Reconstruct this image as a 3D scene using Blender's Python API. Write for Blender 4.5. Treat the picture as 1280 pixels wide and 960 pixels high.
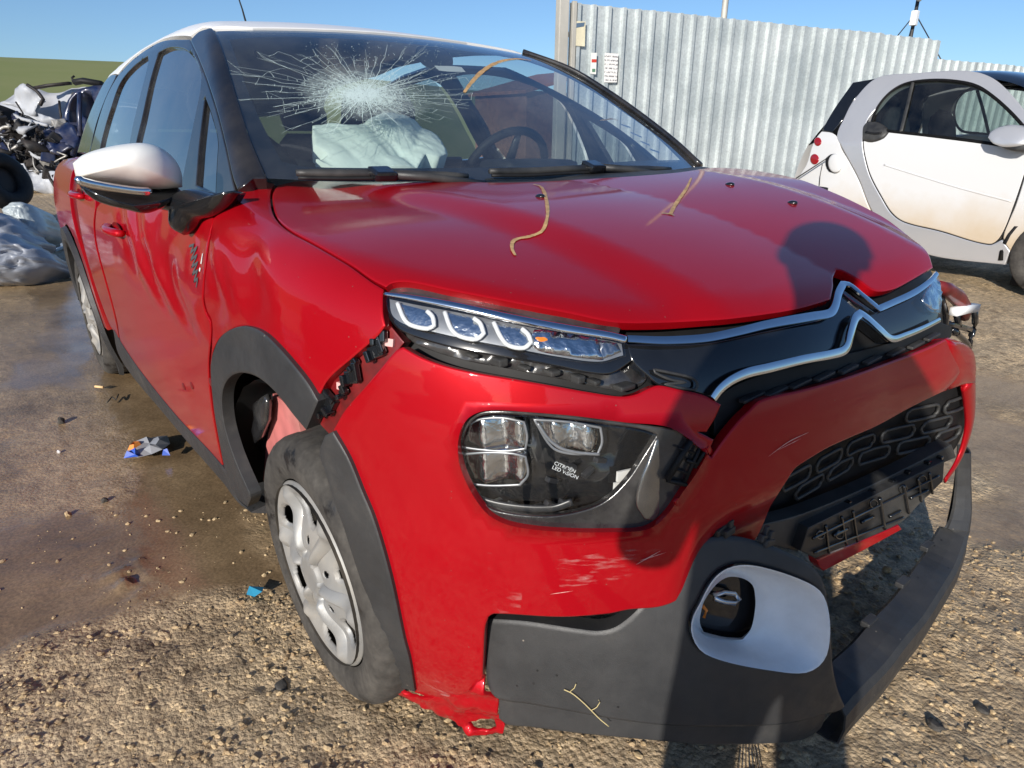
import bpy, bmesh, math, random
import numpy as np
from mathutils import Vector, Matrix
from mathutils.geometry import delaunay_2d_cdt

for o in list(bpy.data.objects):
    bpy.data.objects.remove(o)
SC = bpy.context.scene
COL = SC.collection
random.seed(7)
RNG = np.random.default_rng(7)

# ------------------------------------------------------------------ camera
# car frame: +x forward, +y the car's left, z up, origin on the ground near the front axle
CAM = np.array([1.23, -1.236, 1.122])
YAW, PIT, ROL = np.radians([141.0, 20.26, 0.69])
FPX = 841.0


def cam_basis():
    cy, sy, cp, sp = np.cos(YAW), np.sin(YAW), np.cos(PIT), np.sin(PIT)
    f = np.array([cy * cp, sy * cp, -sp])
    r = np.array([sy, -cy, 0])
    u = np.cross(r, f)
    return (np.cos(ROL) * r + np.sin(ROL) * u, -np.sin(ROL) * r + np.cos(ROL) * u, f)


RR, UU, FF = cam_basis()
cd = bpy.data.cameras.new('camera')
cam = bpy.data.objects.new('camera', cd)
COL.objects.link(cam)
SC.camera = cam
cd.sensor_width = 36
cd.lens = FPX / 1280 * 36
cd.clip_start = .03
cd.clip_end = 3000
cam.matrix_world = Matrix(((RR[0], UU[0], -FF[0], CAM[0]), (RR[1], UU[1], -FF[1], CAM[1]),
                           (RR[2], UU[2], -FF[2], CAM[2]), (0, 0, 0, 1)))

# ------------------------------------------------------------------ sky, sun, exposure
SUN_EL = 20.0
SUN_AZ = 300.0          # where the sun stands, degrees from +x towards +y
W = bpy.data.worlds.new('World')
SC.world = W
W.use_nodes = True
wn = W.node_tree
sky = wn.nodes.new('ShaderNodeTexSky')
sky.sky_type = 'NISHITA'
sky.sun_disc = False
sky.sun_elevation = math.radians(SUN_EL)
sky.sun_rotation = math.radians(90 - SUN_AZ)
sky.altitude = 900
sky.air_density = 1.0
sky.dust_density = 0.9
sky.ozone_density = 5.0
bg = wn.nodes['Background']
bg.inputs['Strength'].default_value = .10
wn.links.new(sky.outputs[0], bg.inputs[0])
sd = bpy.data.lights.new('sun', 'SUN')
sd.energy = 4.4
sd.angle = math.radians(.53)
sd.color = (1, .94, .85)
sun = bpy.data.objects.new('sun', sd)
COL.objects.link(sun)
az, el = math.radians(SUN_AZ), math.radians(SUN_EL)
sdir = Vector((math.cos(az) * math.cos(el), math.sin(az) * math.cos(el), math.sin(el)))
sun.rotation_euler = sdir.to_track_quat('Z', 'Y').to_euler()
sun.location = sdir * 30
SC.view_settings.view_transform = 'Standard'
SC.view_settings.look = 'None'
SC.view_settings.exposure = 0.35
SC.view_settings.gamma = 1
SC.render.engine = 'CYCLES'
SC.cycles.max_bounces = 10
SC.cycles.transparent_max_bounces = 24

# ------------------------------------------------------------------ maths helpers


def rays(px):
    px = np.atleast_2d(np.array(px, float))
    return FF + ((px[:, :1] - 640) / FPX) * RR - ((px[:, 1:2] - 480) / FPX) * UU


def smax(a, b, k):
    h = np.maximum(k - np.abs(a - b), 0) / k
    return np.maximum(a, b) + h * h * k / 4


def sst(x):
    x = np.clip(x, 0, 1)
    return x * x * (3 - 2 * x)


def cint(x, xs, ys):
    xs = np.array(xs, float)
    ys = np.array(ys, float)
    m = np.gradient(ys, xs)
    x = np.clip(x, xs[0], xs[-1])
    i = np.clip(np.searchsorted(xs, x) - 1, 0, len(xs) - 2)
    h = xs[i + 1] - xs[i]
    t = (x - xs[i]) / h
    return ((2 * t**3 - 3 * t**2 + 1) * ys[i] + (t**3 - 2 * t**2 + t) * h * m[i]
            + (-2 * t**3 + 3 * t**2) * ys[i + 1] + (t**3 - t**2) * h * m[i + 1])


def _hash(ix, iy, s):
    v = np.sin(ix * 127.1 + iy * 311.7 + s * 74.7) * 43758.5453
    return v - np.floor(v)


def vnoise(x, y, s=0):
    ix, iy = np.floor(x), np.floor(y)
    fx, fy = x - ix, y - iy
    fx = fx * fx * (3 - 2 * fx)
    fy = fy * fy * (3 - 2 * fy)
    a, b = _hash(ix, iy, s), _hash(ix + 1, iy, s)
    c, d = _hash(ix, iy + 1, s), _hash(ix + 1, iy + 1, s)
    return (a + (b - a) * fx) * (1 - fy) + (c + (d - c) * fx) * fy


def fbm(x, y, o=4, s=0):
    v, a, t = 0, .5, 0
    for i in range(o):
        v = v + a * vnoise(x * 2**i, y * 2**i, s + i)
        t += a
        a *= .5
    return v / t


# ---- the skin of the red car as two distance-like functions: lower body and glasshouse
def body(p):
    x, ys, z = p[..., 0], p[..., 1], p[..., 2]
    y = np.abs(ys)
    yl = np.clip(ys, 0, .8)
    a = cint(z, [.1, .2, .32, .45, .6, .72, .82, .9, 1.0], [.70, .76, .79, .80, .785, .765, .73, .69, .62])
    a = a + .055 * sst(ys / .5) * np.clip((z - .3) / .2, 0, 1)
    zc = .645 + .10 * np.clip(ys, -.5, .6)
    a = a - .06 * sst((zc - z) / .13) * sst((ys + .50) / .14) * sst((.55 - ys) / .2)
    b = cint(z, [.1, .22, .4, .6, .72, .82, .9, 1.0, 1.1], [.79, .825, .85, .862, .868, .862, .845, .80, .74])
    b = b * (1 - .035 * np.clip((-x - 1.4) / 1.6, 0, 2)**2)
    q = 2.45
    r = (np.clip((x - .02) / (a - .02), 0, None)**q + (y / b)**q)**(1 / q)
    wall = (r - 1) * .8
    # crash ripples in the right fender and the front of the door
    rip = (np.sin(x * 17 + z * 11 + 2.5 * np.sin(z * 13 + x * 5)) * .0055 + np.sin(x * 31 - z * 23) * .0011
           + np.sin(x * 52 + 3.2 * np.sin(z * 31 + x * 9)) * .0011 * np.exp(-((x + .22) / .16)**2))
    wall = wall + rip * sst((z - .66) / .10) * sst((1.0 - z) / .1) * sst((x + 1.5) / .7) * sst((.2 - x) / .25) * (ys < 0)
    h = cint(x, [-3.2, -2, -1, -.3, 0, .25, .45, .6, .72, .9], [1.02, 1.04, 1.03, 1.025, 1.014, .99, .950, .905, .855, .75])
    H = h - .05 * y**2 - .12 * np.clip(y - .55, 0, 1)**2 + .085 * yl
    H = H + .05 * np.exp(-((x + .5) / .22)**2) * np.clip((y - .45) / .25, 0, 1)
    yc = .50 - .12 * np.clip((x + .3) / .9, 0, 1)
    H = H - .016 * sst((y - yc + .05) / .12) * (x > -.6)
    return smax(smax(wall, z - H, .06), -3.08 - x, .1)


def glasshouse(p):
    x, y, z = p[..., 0], np.abs(p[..., 1]) - .145 * sst(p[..., 1] / .6), p[..., 2]
    u = np.clip((z - 1.0) / .45, -.3, 1.3)
    ws = (x + .16 + .20 * y**2) * .492 + (z - 1.0) * .87 - .05 * u * (1 - u)
    side = y - (.765 - .36 * (z - 1.0) - .25 * np.clip(z - 1.0, 0, 1)**2 - .03 * ((x + 1.2) / 1.3)**2)
    xc = x + 1.4
    roof = z - (1.47 - np.where(xc > 0, .15, .05) * xc**2 - .10 * y**2)
    rear = (-2.95 - x) * .8 + (z - 1.0) * .55
    return smax(smax(smax(ws, side, .03), roof, .06), rear, .1)


def lip(p):
    """skin of the lower bumper moulding that hangs loose in front of the car"""
    x, ys, z = p[..., 0], p[..., 1], p[..., 2]
    a = cint(z, [-.05, .03, .1, .2, .3, .4, .5, .6], [.84, .855, .875, .88, .872, .85, .81, .76])
    a = a - .06 * sst((ys - .2) / .6)
    b = np.where(ys < 0, .80, 1.25)
    q = np.where(ys < 0, 2.3, 3.2)
    r = (np.clip(x / a, 0, None)**q + (np.abs(ys) / b)**q)**(1 / q)
    return (r - 1) * .8


def low_front(p):
    """gently curved plane on which the lower grille, ledge and plate holder stand"""
    return p[..., 0] - (.722 + .10 * sst((p[..., 1] - .12) / .45) - .07 * p[..., 1]**2 + .04 * (p[..., 2] - .5))


def shifted(S, d):
    return lambda p: S(p) + d


def plane(n, d):
    n = np.array(n, float)
    return lambda p: p @ n - d


def cast(px, S, t0=.25, t1=7, n=800):
    d = rays(px)
    t = np.linspace(t0, t1, n)
    v = S(CAM + d[:, None, :] * t[None, :, None])
    sg = (v[:, :-1] > 0) & (v[:, 1:] <= 0)
    has = sg.any(1)
    i = np.argmax(sg, 1)
    lo = np.where(has, t[i], t[np.argmin(v, 1)])
    hi = np.where(has, t[i + 1], lo)
    for _ in range(34):
        m = (lo + hi) / 2
        g = S(CAM + d * m[:, None]) > 0
        lo = np.where(g & has, m, lo)
        hi = np.where(g | ~has, hi, m)
    return CAM + d * hi[:, None]


def at_z(px, z):
    d = rays(px)
    return CAM + d * ((z - CAM[2]) / d[:, 2])[:, None]


def at_y(px, y):
    d = rays(px)
    return CAM + d * ((y - CAM[1]) / d[:, 1])[:, None]


def at_x(px, x):
    d = rays(px)
    return CAM + d * ((x - CAM[0]) / d[:, 0])[:, None]


def grad(S, P):
    e = 1e-3
    g = np.stack([S(P + np.eye(3)[k] * e) - S(P - np.eye(3)[k] * e) for k in range(3)], -1)
    return g / (np.linalg.norm(g, axis=-1, keepdims=True) + 1e-12)


def spline(pts, closed=True, step=4.0, corner=48):
    """rounded polyline through the points, sharp where it turns by more than `corner` degrees"""
    P = np.array(pts, float)
    n = len(P)
    out = []
    for i in range(n if closed else n - 1):
        p1, p2 = P[i], P[(i + 1) % n]
        p0 = P[i - 1] if (closed or i > 0) else p1
        p3 = P[(i + 2) % n] if (closed or i + 2 < n) else p2

        def turn(a, b, c):
            u, w = b - a, c - b
            k = np.linalg.norm(u) * np.linalg.norm(w)
            return 0 if k < 1e-12 else math.degrees(math.acos(np.clip(u @ w / k, -1, 1)))
        L = np.linalg.norm(p2 - p1)
        m1 = (p2 - p0) / (np.linalg.norm(p2 - p1) + np.linalg.norm(p1 - p0) + 1e-9) * L if turn(p0, p1, p2) < corner else (p2 - p1)
        m2 = (p3 - p1) / (np.linalg.norm(p3 - p2) + np.linalg.norm(p2 - p1) + 1e-9) * L if turn(p1, p2, p3) < corner else (p2 - p1)
        k = max(1, int(L / step))
        for j in range(k):
            t = j / k
            out.append((2 * t**3 - 3 * t**2 + 1) * p1 + (t**3 - 2 * t**2 + t) * m1
                       + (-2 * t**3 + 3 * t**2) * p2 + (t**3 - t**2) * m2)
    if not closed:
        out.append(P[-1])
    return np.array(out)


def inside(Q, poly):
    x, y = Q[:, 0], Q[:, 1]
    r = np.zeros(len(Q), bool)
    x1, y1 = poly[:, 0], poly[:, 1]
    x2, y2 = np.roll(x1, -1), np.roll(y1, -1)
    for a, b, c, d in zip(x1, y1, x2, y2):
        if b != d:
            r ^= ((b > y) != (d > y)) & (x < (c - a) * (y - b) / (d - b) + a)
    return r


def dist_poly(Q, poly):
    A, B = poly, np.roll(poly, -1, 0)
    d = np.full(len(Q), 1e9)
    for a, b in zip(A, B):
        ab = b - a
        t = np.clip(((Q - a) @ ab) / (ab @ ab + 1e-12), 0, 1)
        d = np.minimum(d, np.linalg.norm(Q - a - t[:, None] * ab, axis=1))
    return d


# ------------------------------------------------------------------ object helpers
def link(o, parent=None):
    """meshes are written in world metres; a child of an Empty undoes the Empty's own place"""
    COL.objects.link(o)
    if parent is not None:
        o.parent = parent
        if parent.type == 'EMPTY':
            o.matrix_parent_inverse = Matrix.Translation(-Vector(parent.location))
    return o


def mesh_obj(name, V, Fc, mat, parent=None, smooth=True, normals=None, kind=None, mats=None, midx=None):
    me = bpy.data.meshes.new(name)
    me.from_pydata([tuple(map(float, v)) for v in V], [], [tuple(map(int, f)) for f in Fc])
    me.update()
    if smooth:
        me.polygons.foreach_set('use_smooth', [True] * len(me.polygons))
    if normals is not None:
        me.normals_split_custom_set([tuple(map(float, x)) for x in normals])
    for m in (mats or [mat]):
        me.materials.append(m)
    if midx is not None:
        me.polygons.foreach_set('material_index', midx)
    o = bpy.data.objects.new(name, me)
    if kind:
        o['kind'] = kind
    return link(o, parent)


def thing(name, label, cat, loc=(0, 0, 0), group=None):
    o = bpy.data.objects.new(name, None)
    o.location = loc
    o.empty_display_size = .1
    o['label'] = label
    o['category'] = cat
    if group:
        o['group'] = group
    COL.objects.link(o)
    return o


def tag(o, label, cat, group=None):
    o['label'] = label
    o['category'] = cat
    if group:
        o['group'] = group
    return o


def panel(name, S, outline, n, mat, parent=None, h=.02, off=0., flange=.014, holes=(), edge=.004, step=4., raw3=None,
          corner=48, kind=None, disp=None, T=.9, mirror=False, holes3=()):
    """a sheet of the surface S inside an outline traced on it, with a rolled edge and a return flange"""
    n = np.array(n, float)
    n /= np.linalg.norm(n)
    up = np.array([0, 0, 1.]) if abs(n[2]) < .9 else np.array([1., 0, 0])
    e1 = np.cross(up, n)
    e1 /= np.linalg.norm(e1)
    e2 = np.cross(n, e1)
    B3 = raw3 if raw3 is not None else cast(spline(outline, True, step, corner), S)
    loops3 = [B3] + [cast(spline(q, True, step, corner), S) for q in holes] + list(holes3)
    o0 = B3.mean(0)
    E = np.stack([e1, e2], 1)
    loops = []
    for L in loops3:
        q = (L - o0) @ E
        keepi = [0]
        for i in range(1, len(q)):
            if np.linalg.norm(q[i] - q[keepi[-1]]) > .0025:
                keepi.append(i)
        q = q[keepi]
        dens = []
        for a, b in zip(q, np.roll(q, -1, 0)):
            k = max(1, int(np.linalg.norm(b - a) / (h * .9)))
            for j in range(k):
                dens.append(a + (b - a) * j / k)
        loops.append(np.array(dens))
    outer = loops[0]
    pts, edges, tilt = [], [], []
    base = 0
    for L in loops:
        m = len(L)
        pts.append(L)
        edges += [(base + i, base + (i + 1) % m) for i in range(m)]
        base += m
    nb = base
    allb = np.concatenate(pts)
    # inset rings
    rings = []
    for li, L in enumerate(loops):
        t = np.roll(L, -1, 0) - np.roll(L, 1, 0)
        t /= np.linalg.norm(t, axis=1, keepdims=True) + 1e-9
        nn = np.stack([-t[:, 1], t[:, 0]], 1)
        area = np.sum(L[:, 0] * np.roll(L[:, 1], -1) - np.roll(L[:, 0], -1) * L[:, 1])
        if area < 0:
            nn = -nn
        if li > 0:
            nn = -nn
        tilt.append(-nn)
        rings.append(L + nn * edge)
    tilt = np.concatenate(tilt)

    def ok(Q, margin):
        k = inside(Q, outer) & (dist_poly(Q, outer) > margin)
        for Hh in loops[1:]:
            k &= ~inside(Q, Hh) & (dist_poly(Q, Hh) > margin)
        return k
    R = np.concatenate(rings)
    R = R[ok(R, edge * .7)]
    lo, hi = outer.min(0), outer.max(0)
    gx, gy = np.meshgrid(np.arange(lo[0], hi[0], h), np.arange(lo[1], hi[1], h))
    gx = gx + (np.arange(gx.shape[0]) % 2)[:, None] * h * .5
    Gp = np.stack([gx.ravel(), gy.ravel()], 1)
    Gp = Gp[ok(Gp, h * .45 + edge)]
    Q = np.concatenate([allb, R, Gp])
    res = delaunay_2d_cdt([Vector(q) for q in Q], edges, [], 0, 1e-7)
    V2 = np.array([tuple(v) for v in res[0]])
    orig = res[3]
    tri = np.array([f for f in res[2] if len(f) == 3])
    cen = V2[tri].mean(1)
    k = inside(cen, outer)
    for Hh in loops[1:]:
        k &= ~inside(cen, Hh)
    tri = tri[k]
    # lift onto the surface along n
    ts = np.linspace(T, -T, 361)
    base3 = o0 + V2 @ E.T
    P = base3[:, None, :] + ts[None, :, None] * n
    v = S(P)
    sg = (v[:, :-1] > 0) & (v[:, 1:] <= 0)
    has = sg.any(1)
    i = np.argmax(sg, 1)
    a = np.where(has, ts[i], 0)
    b = np.where(has, ts[np.minimum(i + 1, 360)], 0)
    for _ in range(30):
        m = (a + b) / 2
        g = S(base3 + n * m[:, None]) > 0
        a = np.where(g, m, a)
        b = np.where(g, b, m)
    # rays that miss (outside the silhouette) sit at the closest approach
    tm = ts[np.argmin(v, 1)]
    b = np.where(has, b, tm)
    P3 = base3 + n * b[:, None]
    N = grad(S, P3)
    isb = np.full(len(V2), -1)
    for vi, oo in enumerate(orig):
        for q in oo:
            if q < nb:
                isb[vi] = q
    bm_ = isb >= 0
    P3 = P3 + N * off
    if disp is not None:
        P3 = P3 + N * disp(P3)[:, None]
    if edge > 0:
        tl = np.zeros((len(V2), 3))
        tl[bm_] = tilt[isb[bm_]] @ E.T
        P3[bm_] -= N[bm_] * edge * .45
        N2 = N.copy()
        N2[bm_] = N[bm_] + tl[bm_] * .9
        N2 /= np.linalg.norm(N2, axis=1, keepdims=True)
    else:
        N2 = N
    # orientation
    t3 = P3[tri]
    fn = np.cross(t3[:, 1] - t3[:, 0], t3[:, 2] - t3[:, 0])
    flip = (fn * N[tri].mean(1)).sum(1) < 0
    tri[flip] = tri[flip][:, ::-1]
    faces = [tuple(f) for f in tri]
    ln = [N2[vv] for f in faces for vv in f]
    VV = list(P3)
    if flange > 0:
        cnt = {}
        for f in faces:
            for q in range(3):
                e = (f[q], f[(q + 1) % 3])
                cnt[e] = 1
        be = [e for e in cnt if (e[1], e[0]) not in cnt]
        mp = {}
        for e in be:
            for w in e:
                if w not in mp:
                    mp[w] = len(VV)
                    VV.append(P3[w] - N[w] * flange)
        for (u, w) in be:
            f = (w, u, mp[u], mp[w])
            fnn = np.cross(VV[f[1]] - VV[f[0]], VV[f[2]] - VV[f[0]])
            fnn = fnn / (np.linalg.norm(fnn) + 1e-12)
            faces.append(f)
            ln += [fnn] * 4
    if disp is not None:
        ln = None
    o = mesh_obj(name, VV, faces, mat, parent, True, ln, kind)
    if mirror:
        VM = [(v[0], -v[1], v[2]) for v in VV]
        FM = [tuple(reversed(f)) for f in faces]
        LM = None
        if ln is not None:
            LM, q = [], 0
            for f in faces:
                LM += [(w[0], -w[1], w[2]) for w in reversed(ln[q:q + len(f)])]
                q += len(f)
        mesh_obj(name, VM, FM, mat, parent, True, LM, kind)
    return o


def tube_mesh(P, r, seg=8, closed=False, caps=True, up=(0, 0, 1), flat=1.0):
    """rounded bar along a 3D polyline; r scalar or per point; flat squashes it along `up`"""
    P = np.array(P, float)
    n = len(P)
    r = np.broadcast_to(np.array(r, float), (n,))
    V, Fc = [], []
    for i in range(n):
        if closed:
            t = P[(i + 1) % n] - P[i - 1]
        else:
            t = P[min(i + 1, n - 1)] - P[max(i - 1, 0)]
        t = t / (np.linalg.norm(t) + 1e-12)
        u = np.array(up if np.ndim(up) == 1 else up[i], float)
        s = np.cross(t, u)
        if np.linalg.norm(s) < 1e-4:
            s = np.cross(t, [1, 0, 0.])
        s /= np.linalg.norm(s)
        w = np.cross(s, t)
        for j in range(seg):
            a = 2 * math.pi * (j + .5) / seg
            V.append(P[i] + r[i] * (math.cos(a) * s + flat * math.sin(a) * w))
    m = n if closed else n - 1
    for i in range(m):
        for j in range(seg):
            a, b = i * seg + j, i * seg + (j + 1) % seg
            c, d = ((i + 1) % n) * seg + (j + 1) % seg, ((i + 1) % n) * seg + j
            Fc.append((a, d, c, b))
    if caps and not closed:
        Fc.append(tuple(range(seg)))
        Fc.append(tuple((n - 1) * seg + j for j in reversed(range(seg))))
    return V, Fc


def tube(name, P, r, mat, parent=None, **k):
    V, Fc = tube_mesh(P, r, **k)
    return mesh_obj(name, V, Fc, mat, parent)


def merge(*parts):
    V, Fc = [], []
    for v, f in parts:
        b = len(V)
        V += list(v)
        Fc += [tuple(i + b for i in q) for q in f]
    return V, Fc


def box_mesh(c, size, rot=None, bev=0.0):
    """bevelled box (chamfered corners) as V, F"""
    bm = bmesh.new()
    bmesh.ops.create_cube(bm, size=1)
    for v in bm.verts:
        v.co = Vector((v.co.x * size[0], v.co.y * size[1], v.co.z * size[2]))
    if bev > 0:
        bmesh.ops.bevel(bm, geom=list(bm.edges), offset=bev, segments=2, affect='EDGES', profile=.6)
    M = (rot.to_4x4() if rot is not None else Matrix.Identity(4))
    V = [np.array(Vector(c) + (M @ v.co)) for v in bm.verts]
    bm.verts.index_update()
    Fc = [tuple(v.index for v in f.verts) for f in bm.faces]
    bm.free()
    return V, Fc


def box(name, c, size, mat, parent=None, rot=None, bev=.004, smooth=False):
    V, Fc = box_mesh(c, size, rot, bev)
    return mesh_obj(name, V, Fc, mat, parent, smooth)


def dome(name, outline3, axis, depth, mat, parent=None, rings=8, back=.0, power=.5, disp=None):
    """puffed solid: outline ring in 3D, bulging by `depth` along `axis`, closed behind"""
    O = np.array(outline3, float)
    c = O.mean(0)
    ax = np.array(axis, float)
    ax /= np.linalg.norm(ax)
    m = len(O)
    V, Fc = [], []
    if back > 0:
        V += list(c + (O - c) * .9 - ax * back)
    V += list(O)
    for k in range(1, rings):
        s = 1 - k / rings
        V += list(c + (O - c) * s + ax * depth * (1 - s * s)**power)
    nr = len(V) // m
    for k in range(nr - 1):
        for i in range(m):
            j = (i + 1) % m
            Fc.append((k * m + i, k * m + j, (k + 1) * m + j, (k + 1) * m + i))
    V.append(c + ax * depth)
    t = len(V) - 1
    for i in range(m):
        Fc.append(((nr - 1) * m + i, (nr - 1) * m + (i + 1) % m, t))
    if back > 0:
        V.append(c - ax * back)
        t = len(V) - 1
        for i in range(m):
            Fc.append(((i + 1) % m, i, t))
    V = np.array(V)
    if disp is not None:
        V = disp(V)
    bm = bmesh.new()
    vs = [bm.verts.new(v) for v in V]
    for f in Fc:
        bm.faces.new([vs[i] for i in f])
    bmesh.ops.recalc_face_normals(bm, faces=bm.faces)
    me = bpy.data.meshes.new(name)
    bm.to_mesh(me)
    bm.free()
    me.polygons.foreach_set('use_smooth', [True] * len(me.polygons))
    me.materials.append(mat)
    return link(bpy.data.objects.new(name, me), parent)


def ribbon_on(S, px, w, name, mat, parent, off=.003, step=3., lift=.0, corner=80, thick=.35, closed=False, seg=10):
    """raised bar lying on a surface along a traced line, w = half width in metres (scalar or list)"""
    q = spline(px, closed, step, corner)
    P = cast(q, S)
    N = grad(S, P)
    P = P + N * off
    ww = np.interp(np.linspace(0, 1, len(P)), np.linspace(0, 1, len(w)), w) if np.ndim(w) else w
    V, Fc = tube_mesh(P, ww, seg=seg, up=N, flat=thick, closed=closed)
    o = mesh_obj(name, V, Fc, mat, parent)
    if seg < 8:
        o.data.set_sharp_from_angle(angle=math.radians(40))
    return o


def decal_strip(S, px, w, name, mat, parent, off=.0015, step=2., jitter=0.):
    q = spline(px, False, step, 80)
    P = cast(q, S)
    N = grad(S, P)
    t = np.gradient(P, axis=0)
    t /= np.linalg.norm(t, axis=1, keepdims=True) + 1e-9
    s = np.cross(N, t)
    wv = np.interp(np.linspace(0, 1, len(P)), np.linspace(0, 1, len(w)), w) if np.ndim(w) else np.full(len(P), w)
    wv = wv * (1 + jitter * (RNG.random(len(P)) - .5))
    V = np.concatenate([P + N * off - s * wv[:, None], P + N * off + s * wv[:, None]])
    m = len(P)
    Fc = [(i, i + 1, m + i + 1, m + i) for i in range(m - 1)]
    return mesh_obj(name, V, Fc, mat, parent)


# ------------------------------------------------------------------ materials
def new_mat(name):
    m = bpy.data.materials.new(name)
    m.use_nodes = True
    return m, m.node_tree, m.node_tree.nodes['Principled BSDF']


def N_(nt, typ, **k):
    n = nt.nodes.new(typ)
    for a, b in k.items():
        setattr(n, a, b)
    return n


def noise(nt, scale, detail=4, rough=.55, dist=0., coord='Object'):
    tc = N_(nt, 'ShaderNodeTexCoord')
    n = N_(nt, 'ShaderNodeTexNoise')
    n.inputs['Scale'].default_value = scale
    n.inputs['Detail'].default_value = detail
    n.inputs['Roughness'].default_value = rough
    n.inputs['Distortion'].default_value = dist
    nt.links.new(tc.outputs[coord], n.inputs['Vector'])
    return n


def ramp(nt, src, stops, interp='LINEAR'):
    r = N_(nt, 'ShaderNodeValToRGB')
    r.color_ramp.interpolation = interp
    e = r.color_ramp.elements
    while len(e) > 1:
        e.remove(e[-1])
    for i, (p, c) in enumerate(stops):
        x = e[0] if i == 0 else e.new(p)
        x.position = p
        x.color = c if len(c) == 4 else (*c, 1)
    nt.links.new(src, r.inputs[0])
    return r


def mixc(nt, f, a, b, mode='MIX'):
    m = N_(nt, 'ShaderNodeMix', data_type='RGBA', blend_type=mode)
    for k, v in ((0, f), (6, a), (7, b)):
        if hasattr(v, 'node'):
            nt.links.new(v, m.inputs[k])
        else:
            m.inputs[k].default_value = v if k == 0 else ((*v, 1) if len(v) == 3 else v)
    return m.outputs[2]


def bump(nt, bs, h, strength=.2, dist=.005):
    b = N_(nt, 'ShaderNodeBump')
    b.inputs['Strength'].default_value = strength
    b.inputs['Distance'].default_value = dist
    nt.links.new(h, b.inputs['Height'])
    nt.links.new(b.outputs[0], bs.inputs['Normal'])
    return b


def simple(name, col, rough=.5, metal=0., spec=.5, coat=0., var=.0, vscale=12., bmp=0., bscale=200., col2=None, dust=0.,
           dustcol=(.30, .25, .19), dscale=5.):
    m, nt, bs = new_mat(name)
    bs.inputs['Roughness'].default_value = rough
    bs.inputs['Metallic'].default_value = metal
    bs.inputs['Specular IOR Level'].default_value = spec
    bs.inputs['Coat Weight'].default_value = coat
    bs.inputs['Coat Roughness'].default_value = .04
    n = noise(nt, vscale, 5)
    c2 = col2 or tuple(min(1, c * (1 - var)) for c in col)
    r = ramp(nt, n.outputs[0], [(.35, c2), (.65, col)])
    out = r.outputs[0]
    if dust > 0:
        d = noise(nt, dscale, 6, .65)
        dr = ramp(nt, d.outputs[0], [(.40, (0, 0, 0)), (.75, (dust, dust, dust))])
        out = mixc(nt, dr.outputs[0], out, dustcol)
        rr = ramp(nt, d.outputs[0], [(.40, (rough,) * 3), (.75, (min(1, rough + dust * .6),) * 3)])
        nt.links.new(rr.outputs[0], bs.inputs['Roughness'])
    nt.links.new(out, bs.inputs['Base Color'])
    if bmp > 0:
        bn = noise(nt, bscale, 3)
        bump(nt, bs, bn.outputs[0], bmp, .002)
    return m


M = {}


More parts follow.
